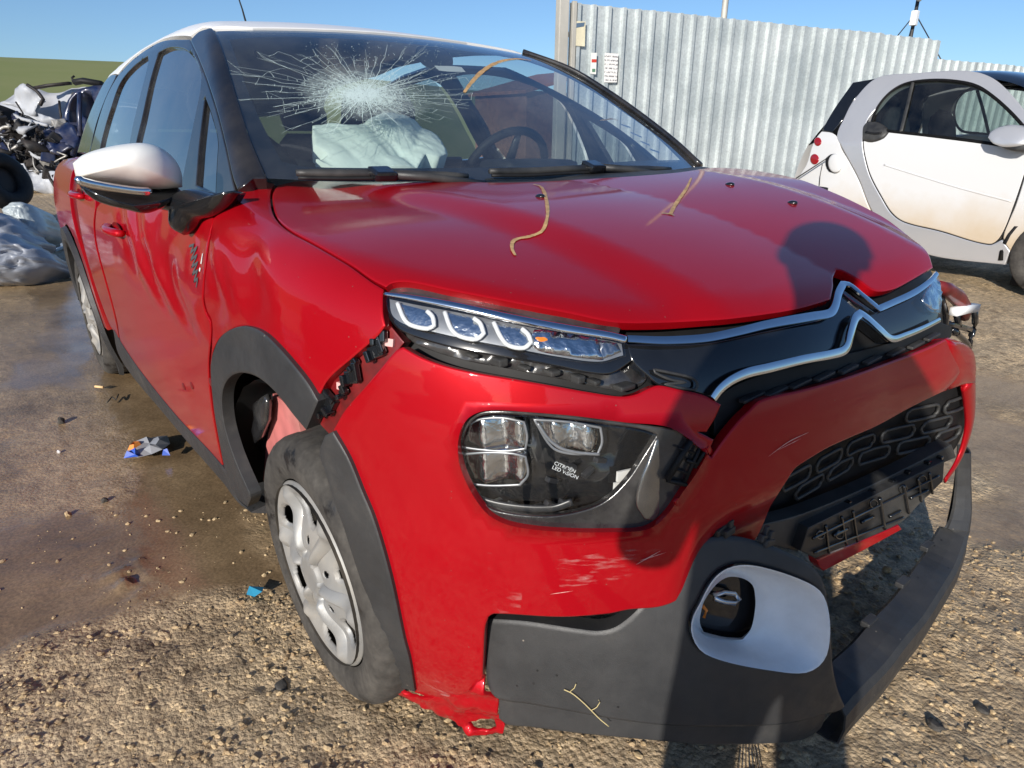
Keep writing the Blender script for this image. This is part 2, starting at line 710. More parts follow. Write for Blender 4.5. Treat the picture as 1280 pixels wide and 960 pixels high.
def car_paint(name, deep, flake, dirt_low):
    m, nt, bs = new_mat(name)
    bs.inputs['Roughness'].default_value = .38
    bs.inputs['Metallic'].default_value = .25
    bs.inputs['Specular IOR Level'].default_value = .08
    bs.inputs['Coat Weight'].default_value = .75
    bs.inputs['Coat Roughness'].default_value = .012
    bs.inputs['Coat IOR'].default_value = 1.42
    n = noise(nt, 1.7, 3)
    r = ramp(nt, n.outputs[0], [(.3, deep), (.7, flake)])
    out = r.outputs[0]
    # dried mud film low on the flanks and faint water marks
    g = N_(nt, 'ShaderNodeNewGeometry')
    sx = N_(nt, 'ShaderNodeSeparateXYZ')
    nt.links.new(g.outputs['Position'], sx.inputs[0])
    hgt = ramp(nt, sx.outputs['Z'], [(.28, (1, 1, 1)), (.62, (.0, .0, .0))])
    xr = N_(nt, 'ShaderNodeMapRange')
    xr.inputs[1].default_value = .1
    xr.inputs[2].default_value = -.4
    nt.links.new(sx.outputs['X'], xr.inputs[0])
    d = noise(nt, 3.2, 7, .62, .4)
    dr = ramp(nt, d.outputs[0], [(.35, (.05,) * 3), (.7, (.75,) * 3)])
    mm = N_(nt, 'ShaderNodeMath', operation='MULTIPLY')
    nt.links.new(hgt.outputs[0], mm.inputs[0])
    nt.links.new(dr.outputs[0], mm.inputs[1])
    m2 = N_(nt, 'ShaderNodeMath', operation='MULTIPLY')
    nt.links.new(mm.outputs[0], m2.inputs[0])
    nt.links.new(xr.outputs[0], m2.inputs[1])
    m3 = N_(nt, 'ShaderNodeMath', operation='MULTIPLY')
    nt.links.new(m2.outputs[0], m3.inputs[0])
    m3.inputs[1].default_value = dirt_low
    out = mixc(nt, m3.outputs[0], out, (.34, .20, .12))
    # dried rain spots and grit specks
    vs = N_(nt, 'ShaderNodeTexVoronoi')
    vs.inputs['Scale'].default_value = 85
    tcv = N_(nt, 'ShaderNodeTexCoord')
    nt.links.new(tcv.outputs['Object'], vs.inputs['Vector'])
    sp_ = ramp(nt, vs.outputs['Distance'], [(.07, (1, 1, 1)), (.12, (0, 0, 0))])
    sc_ = N_(nt, 'ShaderNodeSeparateColor')
    nt.links.new(vs.outputs['Color'], sc_.inputs[0])
    so_ = ramp(nt, sc_.outputs[2], [(.90, (0, 0, 0)), (.92, (.55, .55, .55))])
    sm_ = N_(nt, 'ShaderNodeMath', operation='MULTIPLY')
    nt.links.new(sp_.outputs[0], sm_.inputs[0])
    nt.links.new(so_.outputs[0], sm_.inputs[1])
    out = mixc(nt, sm_.outputs[0], out, (.22, .12, .10))
    nt.links.new(out, bs.inputs['Base Color'])
    cr = N_(nt, 'ShaderNodeMath', operation='MULTIPLY_ADD')
    nt.links.new(m3.outputs[0], cr.inputs[0])
    cr.inputs[1].default_value = .35
    cr.inputs[2].default_value = .025
    nt.links.new(cr.outputs[0], bs.inputs['Coat Roughness'])
    # orange peel and shallow hand-scale waviness of sheet metal
    w = noise(nt, 260, 2)
    w2 = noise(nt, 6, 2)
    ad = N_(nt, 'ShaderNodeMath', operation='MULTIPLY_ADD')
    nt.links.new(w2.outputs[0], ad.inputs[0])
    ad.inputs[1].default_value = 6.0
    nt.links.new(w.outputs[0], ad.inputs[2])
    b = N_(nt, 'ShaderNodeBump')
    b.inputs['Strength'].default_value = .02
    b.inputs['Distance'].default_value = .002
    nt.links.new(ad.outputs[0], b.inputs['Height'])
    nt.links.new(b.outputs[0], bs.inputs['Coat Normal'])
    return m


M['red'] = car_paint('red_car_paint', (.34, .0025, .007), (.42, .0035, .010), .30)
M['red_inner'] = simple('red_inner_metal', (.20, .006, .009), .4, .1, .5, .3, .5, 30, .15, 80, dust=.18, dustcol=(.12, .08, .06))
M['pink'] = simple('dusty_red_primer', (.55, .17, .16), .7, 0, .3, 0, .3, 14, .2, 60, dust=.4)
M['white_paint'] = simple('cream_white_paint', (.86, .85, .80), .35, 0, .4, .25, .03, 6)
M['roof_white'] = simple('pearl_white_roof', (.86, .85, .83), .35, 0, .4, .3, .03, 6)
M['plastic'] = simple('black_trim_plastic', (.028, .029, .031), .42, 0, .45, 0, .3, 20, .25, 700, dust=.35, dustcol=(.16, .15, .13), dscale=7)
def clad_mat():
    m, nt, bs = new_mat('grained_grey_black_cladding')
    n1 = noise(nt, 6, 6, .65)
    n2 = noise(nt, 900, 2)
    n3 = noise(nt, 34, 3)
    v = N_(nt, 'ShaderNodeTexVoronoi')
    v.inputs['Scale'].default_value = 38
    tc = N_(nt, 'ShaderNodeTexCoord')
    nt.links.new(tc.outputs['Object'], v.inputs['Vector'])
    base = ramp(nt, n1.outputs[0], [(.35, (.026, .027, .029)), (.58, (.040, .040, .041)), (.80, (.085, .080, .072))])
    # a few dark water drops and pale mud specks
    dot = ramp(nt, v.outputs['Distance'], [(.085, (1, 1, 1)), (.11, (0, 0, 0))])
    sel = N_(nt, 'ShaderNodeSeparateColor')
    nt.links.new(v.outputs['Color'], sel.inputs[0])
    on = ramp(nt, sel.outputs[0], [(.80, (0, 0, 0)), (.82, (1, 1, 1))])
    dk = N_(nt, 'ShaderNodeMath', operation='MULTIPLY')
    nt.links.new(dot.outputs[0], dk.inputs[0])
    nt.links.new(on.outputs[0], dk.inputs[1])
    c = mixc(nt, dk.outputs[0], base.outputs[0], (.008, .008, .009))
    on2 = ramp(nt, sel.outputs[1], [(.88, (0, 0, 0)), (.90, (.7, .7, .7))])
    d2 = ramp(nt, v.outputs['Distance'], [(.05, (1, 1, 1)), (.075, (0, 0, 0))])
    lk = N_(nt, 'ShaderNodeMath', operation='MULTIPLY')
    nt.links.new(d2.outputs[0], lk.inputs[0])
    nt.links.new(on2.outputs[0], lk.inputs[1])
    c = mixc(nt, lk.outputs[0], c, (.30, .26, .21))
    nt.links.new(c, bs.inputs['Base Color'])
    rr = ramp(nt, n3.outputs[0], [(.3, (.40,) * 3), (.7, (.56,) * 3)])
    nt.links.new(rr.outputs[0], bs.inputs['Roughness'])
    bump(nt, bs, n2.outputs[0], .25, .002)
    return m


M['cladding'] = clad_mat()
M['gloss_black'] = simple('gloss_black', (.010, .011, .013), .12, 0, .5, .6, .2, 30)
M['pillar'] = simple('gloss_black_film', (.012, .012, .014), .16, 0, .5, .5, .2, 30, dust=.10)
M['rubber'] = simple('black_rubber', (.016, .016, .017), .6, 0, .3, 0, .3, 40)
M['dark'] = simple('dark_cavity_plastic', (.012, .012, .013), .6, 0, .3, 0, .4, 20)
M['chrome'] = simple('brushed_chrome', (.80, .82, .85), .10, 1.0, .5, 0, .06, 40)
M['satin'] = simple('satin_metal', (.55, .56, .58), .3, 1.0)
M['reflector'] = simple('lamp_reflector', (.74, .75, .76), .16, 1.0, bmp=.6, bscale=120)
M['lamp_grey'] = simple('lamp_grey_plastic', (.030, .031, .034), .3, 0, .5)
M['dark_chrome'] = simple('dark_chromed_plastic', (.36, .35, .33), .24, .8, .5, 0, .3, 14, .3, 30)
M['bezel'] = simple('scuffed_black_bezel', (.022, .022, .024), .18, 0, .6, .4, .3, 30, .3, 40, dust=.14, dustcol=(.42, .40, .37), dscale=9)
M['lamp_tray'] = simple('satin_grey_lamp_tray', (.30, .31, .33), .32, .5, .5, 0, .2, 40)
M['drl'] = simple('white_light_guide', (.62, .64, .65), .2, 0, .5)
M['amber'] = simple('amber_plastic', (.75, .22, .02), .2)
M['fog_white'] = simple('white_bezel_plastic', (.80, .81, .82), .4, 0, .4, 0, .03, 30, .1, 300, dust=.12, dustcol=(.25, .23, .2), dscale=26)
def muddy_rubber():
    m, nt, bs = new_mat('muddy_tyre_rubber')
    n1 = noise(nt, 9, 8, .68)
    n2 = noise(nt, 60, 4, .6)
    r = ramp(nt, n1.outputs[0], [(.36, (.014, .013, .013)), (.42, (.042, .038, .034)), (.70, (.088, .080, .070))])
    g = ramp(nt, n2.outputs[0], [(.3, (.7,) * 3), (.7, (1.15,) * 3)])
    nt.links.new(mixc(nt, 1., r.outputs[0], g.outputs[0], 'MULTIPLY'), bs.inputs['Base Color'])
    rr = ramp(nt, n1.outputs[0], [(.36, (.45,) * 3), (.42, (.85,) * 3)])
    nt.links.new(rr.outputs[0], bs.inputs['Roughness'])
    bump(nt, bs, n1.outputs[0], .5, .004)
    return m


M['tyre'] = muddy_rubber()
M['wheelcover'] = simple('dusty_silver_wheel_cover', (.29, .29, .285), .45, .25, .4, .1, .15, 10, .1, 90, dust=.55, dustcol=(.42, .37, .30), dscale=8)
M['iron'] = simple('black_steel_rim', (.02, .019, .018), .6, .4, dust=.4)
M['seat'] = simple('charcoal_seat_fabric', (.035, .036, .040), .9, 0, .1, 0, .4, 60, .5, 600)
M['cabin'] = simple('dark_cabin_trim', (.020, .021, .023), .65, 0, .3, 0, .3, 20, .2, 300)
M['airbag'] = simple('airbag_cloth', (.80, .88, .83), .9, 0, .1, 0, .1, 10, .5, 60)
M['yellow'] = simple('yellow_brown_reflection', (.62, .38, .17), .6, 0, .3, 0, .4, 60)  # yellow-brown for reflections of a coiled strip, painted as decals
M['dust_mark'] = simple('pale_blue_tape', (.20, .26, .42), .5, 0, .3)
M['paperw'] = simple('white_paper', (.74, .73, .70), .7)
M['crack'] = simple('glass_crack', (.62, .74, .70), .25, 0, .8)
M['scratch'] = simple('scratched_paint', (.72, .40, .38), .6)
M['grey_mark'] = simple('dark_grey_marker', (.07, .07, .075), .6)


def glass_mat(name, tint, refl=1.0, dust=0.0, ior=1.75):
    m = bpy.data.materials.new(name)
    m.use_nodes = True
    nt = m.node_tree
    nt.nodes.remove(nt.nodes['Principled BSDF'])
    out = nt.nodes['Material Output']
    tr = N_(nt, 'ShaderNodeBsdfTransparent')
    tr.inputs[0].default_value = (*tint, 1)
    gl = N_(nt, 'ShaderNodeBsdfGlossy')
    gl.inputs['Roughness'].default_value = .015
    gl.inputs[0].default_value = (refl, refl, refl, 1)
    # Schlick reflectance, the same from both sides of the thin pane
    lw = N_(nt, 'ShaderNodeLayerWeight')
    lw.inputs[0].default_value = .5
    pw = N_(nt, 'ShaderNodeMath', operation='POWER')
    nt.links.new(lw.outputs['Facing'], pw.inputs[0])
    pw.inputs[1].default_value = 3.5
    r0 = ((ior - 1) / (ior + 1))**2
    fr = N_(nt, 'ShaderNodeMath', operation='MULTIPLY_ADD')
    nt.links.new(pw.outputs[0], fr.inputs[0])
    fr.inputs[1].default_value = 1 - r0
    fr.inputs[2].default_value = r0
    mx = N_(nt, 'ShaderNodeMixShader')
    nt.links.new(fr.outputs[0], mx.inputs[0])
    nt.links.new(tr.outputs[0], mx.inputs[1])
    nt.links.new(gl.outputs[0], mx.inputs[2])
    last = mx.outputs[0]
    if dust > 0:
        d = noise(nt, 4, 7, .65)
        r = ramp(nt, d.outputs[0], [(.35, (0, 0, 0)), (.75, (dust,) * 3)])
        df = N_(nt, 'ShaderNodeBsdfDiffuse')
        df.inputs[0].default_value = (.55, .55, .52, 1)
        m2 = N_(nt, 'ShaderNodeMixShader')
        nt.links.new(r.outputs[0], m2.inputs[0])
        nt.links.new(last, m2.inputs[1])
        nt.links.new(df.outputs[0], m2.inputs[2])
        last = m2.outputs[0]
    nt.links.new(last, out.inputs[0])
    return m


M['glass'] = glass_mat('windscreen_glass', (.82, .89, .87), 1.0, .07, 2.2)
M['side_glass'] = glass_mat('tinted_side_glass', (.50, .56, .57), 1.0, .05, 3.0)
M['lens'] = glass_mat('clear_lamp_lens', (.93, .94, .94), 1.0, .0, 1.5)

# ================================================================== the red hatchback
CAR = thing('red_hatchback', 'crashed red hatchback with white roof, broken front bumper and shattered windscreen', 'car', (-.9, 0, 0))
UPN, SIDE, FRONT, CORNER = (0, 0, 1), (0, -1, 0), (1, 0, 0), (.62, -.78, .1)

# ---- hood
hood_front = [(1167, 334), (1161, 337), (1139, 350), (1117, 361), (1094, 363), (1074, 350), (1055, 339), (1046, 336), (1042, 345),
              (1042, 357), (1039, 373), (1014, 381), (989, 387), (958, 392), (911, 398), (880, 400), (839, 402), (792, 403),
              (761, 401), (714, 391), (667, 382), (605, 370), (558, 361), (527, 354), (505, 351), (489, 353), (482, 358)]
hood_side = [(465, 349), (440, 331), (415, 316), (387, 300), (365, 288), (351, 277), (344, 266), (341, 254), (341, 241), (347, 231)]
hood_rear = [(374, 226), (459, 228), (560, 227), (640, 228), (760, 222), (841, 216), (885, 210), (899, 209.5), (936, 212), (996, 223),
             (1046, 242), (1080, 258), (1111, 275), (1139, 297), (1160, 315)]
hood = panel('hood', body, hood_front + hood_side + hood_rear, UPN, M['red'], CAR, h=.022, flange=.016, corner=40)
for q in [(675, 246), (912, 231), (990, 254)]:
    P = cast([q], body)[0]
    dome('washer_jet', [P + [.013 * math.cos(t), .009 * math.sin(t), 0] for t in np.linspace(0, 2 * math.pi, 16, endpoint=False)], (.4, 0, 1), .007, M['gloss_black'], hood, back=.004)
decal_strip(body, [(667, 231), (676, 234), (681, 243), (684, 258), (684, 272), (678, 289), (663, 296), (648, 299), (641, 303), (640, 312), (644, 320)],
            [.003, .004, .0035, .003, .004, .005, .004, .002], 'marker_line', M['yellow'], hood, jitter=.3)  # yellow-brown strip reflections painted onto the hood
decal_strip(body, [(864, 223), (858, 236), (849, 249), (842, 260), (838, 268)], [.002, .004, .004, .004], 'marker_line', M['yellow'], hood, jitter=.3)
decal_strip(body, [(827, 267), (836, 268), (843, 270)], [.002, .005, .002], 'marker_line', M['yellow'], hood, jitter=.4)

# ---- right fender and what shows in the gap to the bumper
fend = [(316, 221), (295, 240), (283, 256), (274, 266), (266, 272), (264, 291), (258, 331), (255, 372), (259, 390), (264, 400), (265, 416),
        (262, 460), (262, 475), (265, 441), (274, 422), (290, 411), (306, 408), (324, 414), (343, 431), (365, 456), (384, 481), (395, 502), (409, 475),
        (440, 447), (471, 420), (481, 407), (478, 391), (478, 369), (479, 361), (464, 352), (438, 333), (413, 318), (385, 302), (363, 290),
        (349, 279), (341, 267), (338, 254), (338, 240), (343, 229)]
fend = [p for p in fend if p not in [(262, 475)]]
fender = panel('fender', body, fend, (0.25, -.9, .35), M['red'], CAR, h=.016, flange=.02, corner=40, mirror=True, step=3)
gap = [(471, 415), (484, 402), (505, 428), (480, 462), (458, 488), (430, 520), (413, 545), (393, 520), (395, 498), (409, 471), (440, 443)]
brk = panel('bumper_bracket', shifted(body, .018), gap, CORNER, M['red_inner'], CAR, h=.014, flange=.02, edge=.002)
for (x, y, s) in [(471, 439, 1.0), (441, 471, 1.0), (414, 504, 1.0), (476, 424, .6), (444, 455, .5), (430, 490, .5), (408, 515, .6)]:
    P = cast([(x, y)], shifted(body, .012))[0]
    N = grad(body, P[None])[0]
    rt = Matrix.Rotation(random.uniform(0, 1.5), 3, Vector(N)) @ Vector(N).to_track_quat('Z', 'Y').to_matrix()
    v = merge(box_mesh(P, (.026 * s, .020 * s, .012), rt, .002), box_mesh(P + np.array(rt @ Vector((.012 * s, .008 * s, .004))), (.010, .030 * s, .010), rt, .002),
              box_mesh(P + np.array(rt @ Vector((-.012 * s, -.004, .006))), (.008, .018 * s, .016), rt, .002))
    mesh_obj('mounting_clip', v[0], v[1], M['gloss_black'], brk, False)
for (x, y) in [(427, 483), (405, 514), (486, 428)]:
    P = cast([(x, y)], shifted(body, .016))[0]
    N = grad(body, P[None])[0]
    rt = Vector(N).to_track_quat('Z', 'Y').to_matrix()
    box('bracket_tab', P, (.018, .012, .006), M['scratch'], brk, rot=rt, bev=.001)

# ---- bumper cover (one torn piece: corner, headlamp surround, cross bar)
lamp_open = [(872, 540), (841, 536), (779, 528), (716, 520), (654, 515), (622, 513), (601, 515), (585, 523), (576, 537), (572, 556), (574, 581),
             (582, 603), (594, 625), (610, 644), (632, 656), (669, 663), (716, 666), (763, 666), (804, 664), (822, 656), (838, 640), (853, 618),
             (872, 591), (886, 566), (893, 550)]
bump_r = [(503, 434), (527, 447), (555, 457), (589, 465), (636, 473), (699, 484), (739, 491), (777, 496), (796, 493), (811, 486), (824, 482),
          (849, 487), (880, 494), (902, 506), (895, 522), (884, 540), (872, 540)]
bump_low = [(890, 572), (905, 550), (924, 526), (936, 514), (952, 500), (1005, 487), (1055, 473), (1117, 451), (1161, 434), (1186, 422), (1203, 428),
            (1213, 436), (1217, 458), (1216, 478), (1206, 479), (1180, 490), (1139, 510), (1099, 532), (1067, 546), (1036, 560), (1011, 575), (995, 586),
            (983, 604), (974, 618), (964, 634), (955, 656), (947, 672), (925, 700), (880, 735), (830, 758), (785, 763), (760, 768), (700, 772), (617, 768), (610, 772), (606, 785), (604, 820), (603, 850),
            (580, 868), (540, 872), (517, 866), (511, 822), (504, 791), (495, 754), (479, 697), (466, 655), (452, 614), (435, 573), (416, 538), (430, 514), (456, 484), (477, 459), (495, 438)]
bump_poly = bump_r + list(reversed(lamp_open[1:])) + bump_low[0:]
bumper = panel('bumper_cover', body, bump_poly, (.80, -.58, .12), M['red'], CAR, h=.017, flange=.018, corner=38, step=3)
# torn lower corner
torn = [(603, 846), (607, 861), (623, 876), (623, 898), (631, 907), (629, 916), (614, 923), (589, 919), (575, 908), (564, 901), (520, 877), (495, 864), (490, 854), (500, 858), (517, 867), (545, 871), (582, 866)]
hole = [(583, 906), (600, 904), (616, 905), (620, 912), (610, 917), (594, 914)]
panel('torn_bumper_flap', body, torn, (.7, -.65, -.3), M['red'], bumper, h=.008, flange=.006, edge=.0015, holes=[hole], corner=30, step=2,
      disp=lambda P: (fbm(P[:, 0] * 30, P[:, 2] * 40, 3, 5) - .5) * .030)
for pts, w in [([(795, 705), (825, 688)], .0007), ([(800, 700), (832, 690)], .0005), ([(1010, 540), (985, 552), (960, 570)], .0006), ([(1000, 548), (972, 562)], .0004), ([(688, 742), (716, 738)], .0004)]:
    decal_strip(body, pts, [w * .3, w, w * .8, w * .2], 'scratch', M['scratch'], bumper, jitter=.8)

scm, nt, bs = new_mat('rubbed_paint_glint')  # pale rubbed marks; also paints in a sun glint on the bumper corner
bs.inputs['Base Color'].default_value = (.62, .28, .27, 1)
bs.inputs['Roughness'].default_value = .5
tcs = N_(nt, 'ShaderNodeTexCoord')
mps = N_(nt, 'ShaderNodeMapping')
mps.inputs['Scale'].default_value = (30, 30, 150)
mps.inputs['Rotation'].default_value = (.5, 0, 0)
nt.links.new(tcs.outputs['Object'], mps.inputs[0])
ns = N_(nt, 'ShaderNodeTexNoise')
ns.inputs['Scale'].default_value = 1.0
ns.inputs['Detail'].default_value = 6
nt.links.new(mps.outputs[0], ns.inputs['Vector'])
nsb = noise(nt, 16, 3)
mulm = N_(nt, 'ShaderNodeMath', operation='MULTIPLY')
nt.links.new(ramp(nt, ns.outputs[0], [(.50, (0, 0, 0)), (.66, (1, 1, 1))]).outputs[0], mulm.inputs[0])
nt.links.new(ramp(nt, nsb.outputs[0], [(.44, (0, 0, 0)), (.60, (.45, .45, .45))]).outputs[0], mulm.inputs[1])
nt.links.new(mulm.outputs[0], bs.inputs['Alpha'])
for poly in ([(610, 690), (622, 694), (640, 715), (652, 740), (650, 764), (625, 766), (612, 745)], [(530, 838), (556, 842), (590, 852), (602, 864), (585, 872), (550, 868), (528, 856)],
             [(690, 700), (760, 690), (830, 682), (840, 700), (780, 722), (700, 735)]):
    panel('scuff_glint', body, poly, CORNER, scm, bumper, h=.012, flange=0, edge=0, off=.0009)
# ---- black carrier behind the front opening
front_dark = [(484, 356), (560, 360), (660, 380), (761, 400), (880, 398), (985, 386), (1035, 372), (1042, 340), (1060, 338), (1095, 362), (1140, 348), (1166, 333), (1183, 350), (1190, 400), (1195, 425),
              (1200, 440), (1120, 470), (1060, 490), (1000, 505), (950, 530), (905, 560), (880, 545), (800, 505), (700, 490), (600, 475), (520, 450), (487, 405)]
panel('front_carrier', shifted(body, .045), front_dark, (1, -.35, .15), M['dark'], CAR, h=.03, flange=.03, edge=0)
seal = [(486, 357), (505, 354), (527, 357), (558, 364), (605, 373), (667, 385), (714, 394), (758, 404), (776, 410), (772, 421), (700, 409), (636, 395), (574, 381), (511, 369), (486, 366)]
panel('hood_seal', shifted(body, .012), seal, (.8, -.55, .3), M['bezel'], CAR, h=.012, flange=.01, edge=.002)
lamp_gap = [(492, 400), (512, 425), (560, 445), (640, 462), (720, 478), (770, 488), (800, 484), (812, 470), (790, 452), (740, 466), (640, 446), (560, 428), (505, 410)]
lg = panel('lamp_bracket', shifted(body, .035), lamp_gap, CORNER, M['bezel'], CAR, h=.012, flange=.02, edge=.002, disp=lambda P: (fbm(P[:, 1] * 60, P[:, 2] * 70, 3, 2) - .5) * .02)
for (x, y, w, hh) in [(625, 452, .016, .012), (690, 465, .018, .008), (722, 473, .014, .012), (742, 477, .012, .008), (780, 483, .03, .008), (655, 459, .012, .006), (590, 444, .012, .006)]:
    P = cast([(x, y)], shifted(body, .022))[0]
    box('bracket_tab', P, (.02, w, hh), M['plastic'], lg, bev=.003)

# ---- daytime lamp strip
drl_case = [(480, 366), (511, 370), (574, 383), (636, 397), (699, 409), (761, 419), (781, 425), (793, 449), (765, 467), (739, 467), (699, 459), (636, 448), (574, 437), (527, 424), (500, 413), (485, 397), (480, 382)]
DRL = panel('running_lamp', shifted(body, .016), drl_case, CORNER, M['gloss_black'], CAR, h=.013, flange=.03, edge=.003)
drl_in = [(487, 374), (520, 381), (574, 391), (636, 404), (699, 416), (761, 426), (777, 430), (779, 444), (749, 452), (699, 446), (636, 434), (574, 422), (527, 411), (503, 404), (490, 393)]
panel('lamp_tray', shifted(body, .010), drl_in, CORNER, M['lamp_tray'], DRL, h=.012, flange=.0, edge=0)
US = [[(497, 379), (505, 398), (513, 406), (535, 411), (543, 407), (541, 396), (534, 389)],
      [(556, 390), (564, 411), (574, 420), (596, 424), (605, 417), (600, 404), (592, 398)],
      [(617, 403), (627, 423), (636, 432), (655, 435), (664, 428), (660, 418), (652, 411)]]
for u in US:
    pts = spline(u, True, 4, 60)
    panel('lamp_reflector', shifted(body, .007), u, CORNER, M['reflector'], DRL, h=.008, flange=0, edge=0)
    ribbon_on(shifted(body, .004), u, .0034, 'light_guide', M['drl'], DRL, off=.001, thick=.7, corner=70)
ind = [(668, 412), (700, 417), (745, 424), (752, 450), (715, 446), (672, 438), (662, 428)]
panel('indicator_reflector', shifted(body, .007), ind, CORNER, M['reflector'], DRL, h=.008, flange=.006, edge=0,
      disp=lambda P: (np.abs(((P[:, 1] * 55) % 1) - .5) + np.abs(((P[:, 2] * 70) % 1) - .5)) * .007)
ind2 = [(748, 425), (770, 429), (776, 440), (752, 449)]
panel('indicator_mesh', shifted(body, .007), ind2, CORNER, M['satin'], DRL, h=.004, flange=.004, edge=0,
      disp=lambda P: np.abs(((P[:, 1] * 160) % 1) - .5) * .006)
panel('indicator_bulb', shifted(body, .004), [(668, 415), (684, 417), (688, 424), (676, 427), (668, 422)], CORNER, M['amber'], DRL, h=.006, flange=.004, edge=.001)
drl_lens = [(483, 369), (511, 374), (574, 386), (636, 400), (699, 411), (761, 421), (780, 426), (783, 445), (749, 455), (699, 450), (636, 437), (574, 425), (527, 414), (502, 408), (487, 395), (482, 380)]
panel('lamp_lens', shifted(body, .001), drl_lens, CORNER, M['lens'], DRL, h=.014, flange=0, edge=.003)
ribbon_on(shifted(body, .001), [(482, 368), (511, 372), (574, 384), (636, 398), (699, 410), (761, 420), (782, 425)], [.003, .006, .007, .007, .006], 'chrome_strip', M['chrome'], DRL, off=.002, thick=.5)

# ---- chevron strips and the black panel between them
blk = [(784, 430), (880, 429), (958, 414), (1014, 402), (1038, 396), (1046, 370), (1055, 362), (1095, 391), (1140, 371), (1168, 350), (1176, 375), (1172, 402), (1150, 412), (1110, 428), (1080, 402), (1066, 400), (1056, 438),
       (1000, 455), (958, 465), (930, 474), (910, 486), (895, 500), (880, 494), (850, 487), (824, 482), (810, 470), (792, 452)]
panel('grille_panel', shifted(body, .014), blk, FRONT, M['gloss_black'], CAR, h=.016, flange=.02, edge=.003, corner=40)
low = [(895, 500), (912, 486), (932, 476), (958, 467), (1000, 457), (1052, 444), (1112, 429), (1172, 404), (1190, 408), (1192, 420), (1161, 436), (1117, 453), (1055, 476), (1005, 490), (952, 503), (936, 518), (910, 548), (893, 545)]
gl2 = panel('grille_panel', shifted(body, .030), low, FRONT, M['dark'], CAR, h=.016, flange=.02, edge=.002)
for (x, y) in [(940, 496), (970, 489), (1000, 479), (1030, 470), (1060, 461), (1090, 450), (1120, 440), (1145, 431), (1165, 421)]:
    P = cast([(x, y)], shifted(body, .022))[0]
    box('vent_slat', P, (.012, .055, .006), M['plastic'], gl2, rot=Matrix.Rotation(.06, 3, 'X'), bev=.002)
    box('vent_slat', P + [-.003, .012, -.014], (.012, .045, .005), M['gloss_black'], gl2, rot=Matrix.Rotation(.06, 3, 'X'), bev=.002)
cr_px = [(856, 478), (836, 474), (818, 466), (816, 462), (836, 466), (862, 472), (870, 478), (868, 486), (850, 485), (830, 480)]
ribbon_on(shifted(body, .010), cr_px, .0022, 'broken_clip_rail', M['plastic'], gl2, thick=.8, closed=True)
em = ribbon_on(shifted(body, .006), [(783, 425), (830, 427), (880, 424), (920, 416), (958, 407), (1014, 397), (1035, 393), (1041, 385), (1046, 368), (1052, 357), (1060, 358), (1074, 369), (1096, 387), (1112, 380), (1140, 367), (1160, 353), (1169, 343)],
               [0.0059, 0.0068, 0.0072, 0.0072, 0.0072, 0.0076, 0.0085, 0.0085, 0.0076, 0.0068, 0.0068, 0.0068, 0.0051], 'chevron_strip', M['chrome'], CAR, off=.004, thick=.42, corner=62, seg=6)
ribbon_on(shifted(body, .006), [(889, 498), (898, 486), (912, 475), (932, 466), (958, 460), (1000, 450), (1046, 441), (1055, 435), (1060, 418), (1066, 399), (1073, 393), (1082, 399), (1098, 413), (1112, 424), (1130, 419), (1152, 410), (1172, 400)],
          [0.0068, 0.0076, 0.0085, 0.0085, 0.0081, 0.0081, 0.0085, 0.0093, 0.0085, 0.0076, 0.0068, 0.0059, 0.0051], 'chevron_strip', M['chrome'], CAR, off=.004, thick=.42, corner=62, seg=6)

# ---- main headlamp
def grow(poly, s):
    q = np.array(poly, float)
    c = q.mean(0)
    return [tuple(v) for v in c + (q - c) * s]


HL = panel('headlamp', shifted(body, .085), grow(lamp_open, 1.03), CORNER, M['gloss_black'], CAR, h=.02, flange=.0, edge=0)
lens_px = [(601, 520), (588, 529), (580, 544), (577, 565), (580, 590), (590, 612), (604, 630), (625, 640), (680, 646), (720, 641), (755, 628), (785, 600), (808, 565), (822, 543), (800, 536), (740, 528), (680, 521), (630, 518)]
panel('lamp_bezel', shifted(body, .014), lamp_open, CORNER, M['bezel'], HL, h=.014, flange=.012, edge=.003, holes=[lens_px], corner=40)
panel('lamp_wall', shifted(body, .060), grow(lens_px, 1.02), CORNER, M['gloss_black'], HL, h=.016, flange=.0, edge=0,
      disp=lambda P: (fbm(P[:, 1] * 18, P[:, 2] * 18, 2, 9) - .5) * .03)
for k, (poly, dpt) in enumerate([([(581, 540), (590, 528), (604, 523), (630, 522), (655, 527), (659, 545), (657, 560), (630, 563), (600, 561), (579, 558)], .035),
                                 ([(578, 567), (605, 565), (640, 566), (657, 570), (660, 592), (650, 605), (615, 606), (590, 604), (580, 588)], .035),
                                 ([(668, 524), (710, 527), (750, 534), (752, 552), (747, 566), (712, 566), (690, 558)], .035)]):
    pr = panel('projector_reflector', shifted(body, dpt), poly, CORNER, M['reflector'], HL, h=.01, flange=.03, edge=.004,
               disp=lambda P, q=np.array(poly): -.018 * np.ones(len(P)) + .018 * (np.abs(((P[:, 1] * 26) % 1) - .5) * 2))
    ribbon_on(shifted(body, dpt - .004), poly, .0020, 'projector_rim', M['lamp_tray'], HL, thick=.7, closed=True, corner=50)
ribbon_on(shifted(body, .03), [(672, 528), (684, 546), (700, 559), (722, 565), (749, 567)], .0025, 'light_guide', M['lamp_tray'], HL, thick=.7)
ribbon_on(shifted(body, .03), [(583, 606), (600, 622), (640, 632), (690, 634), (715, 626)], .006, 'lamp_rib', M['lamp_grey'], HL, thick=.5)
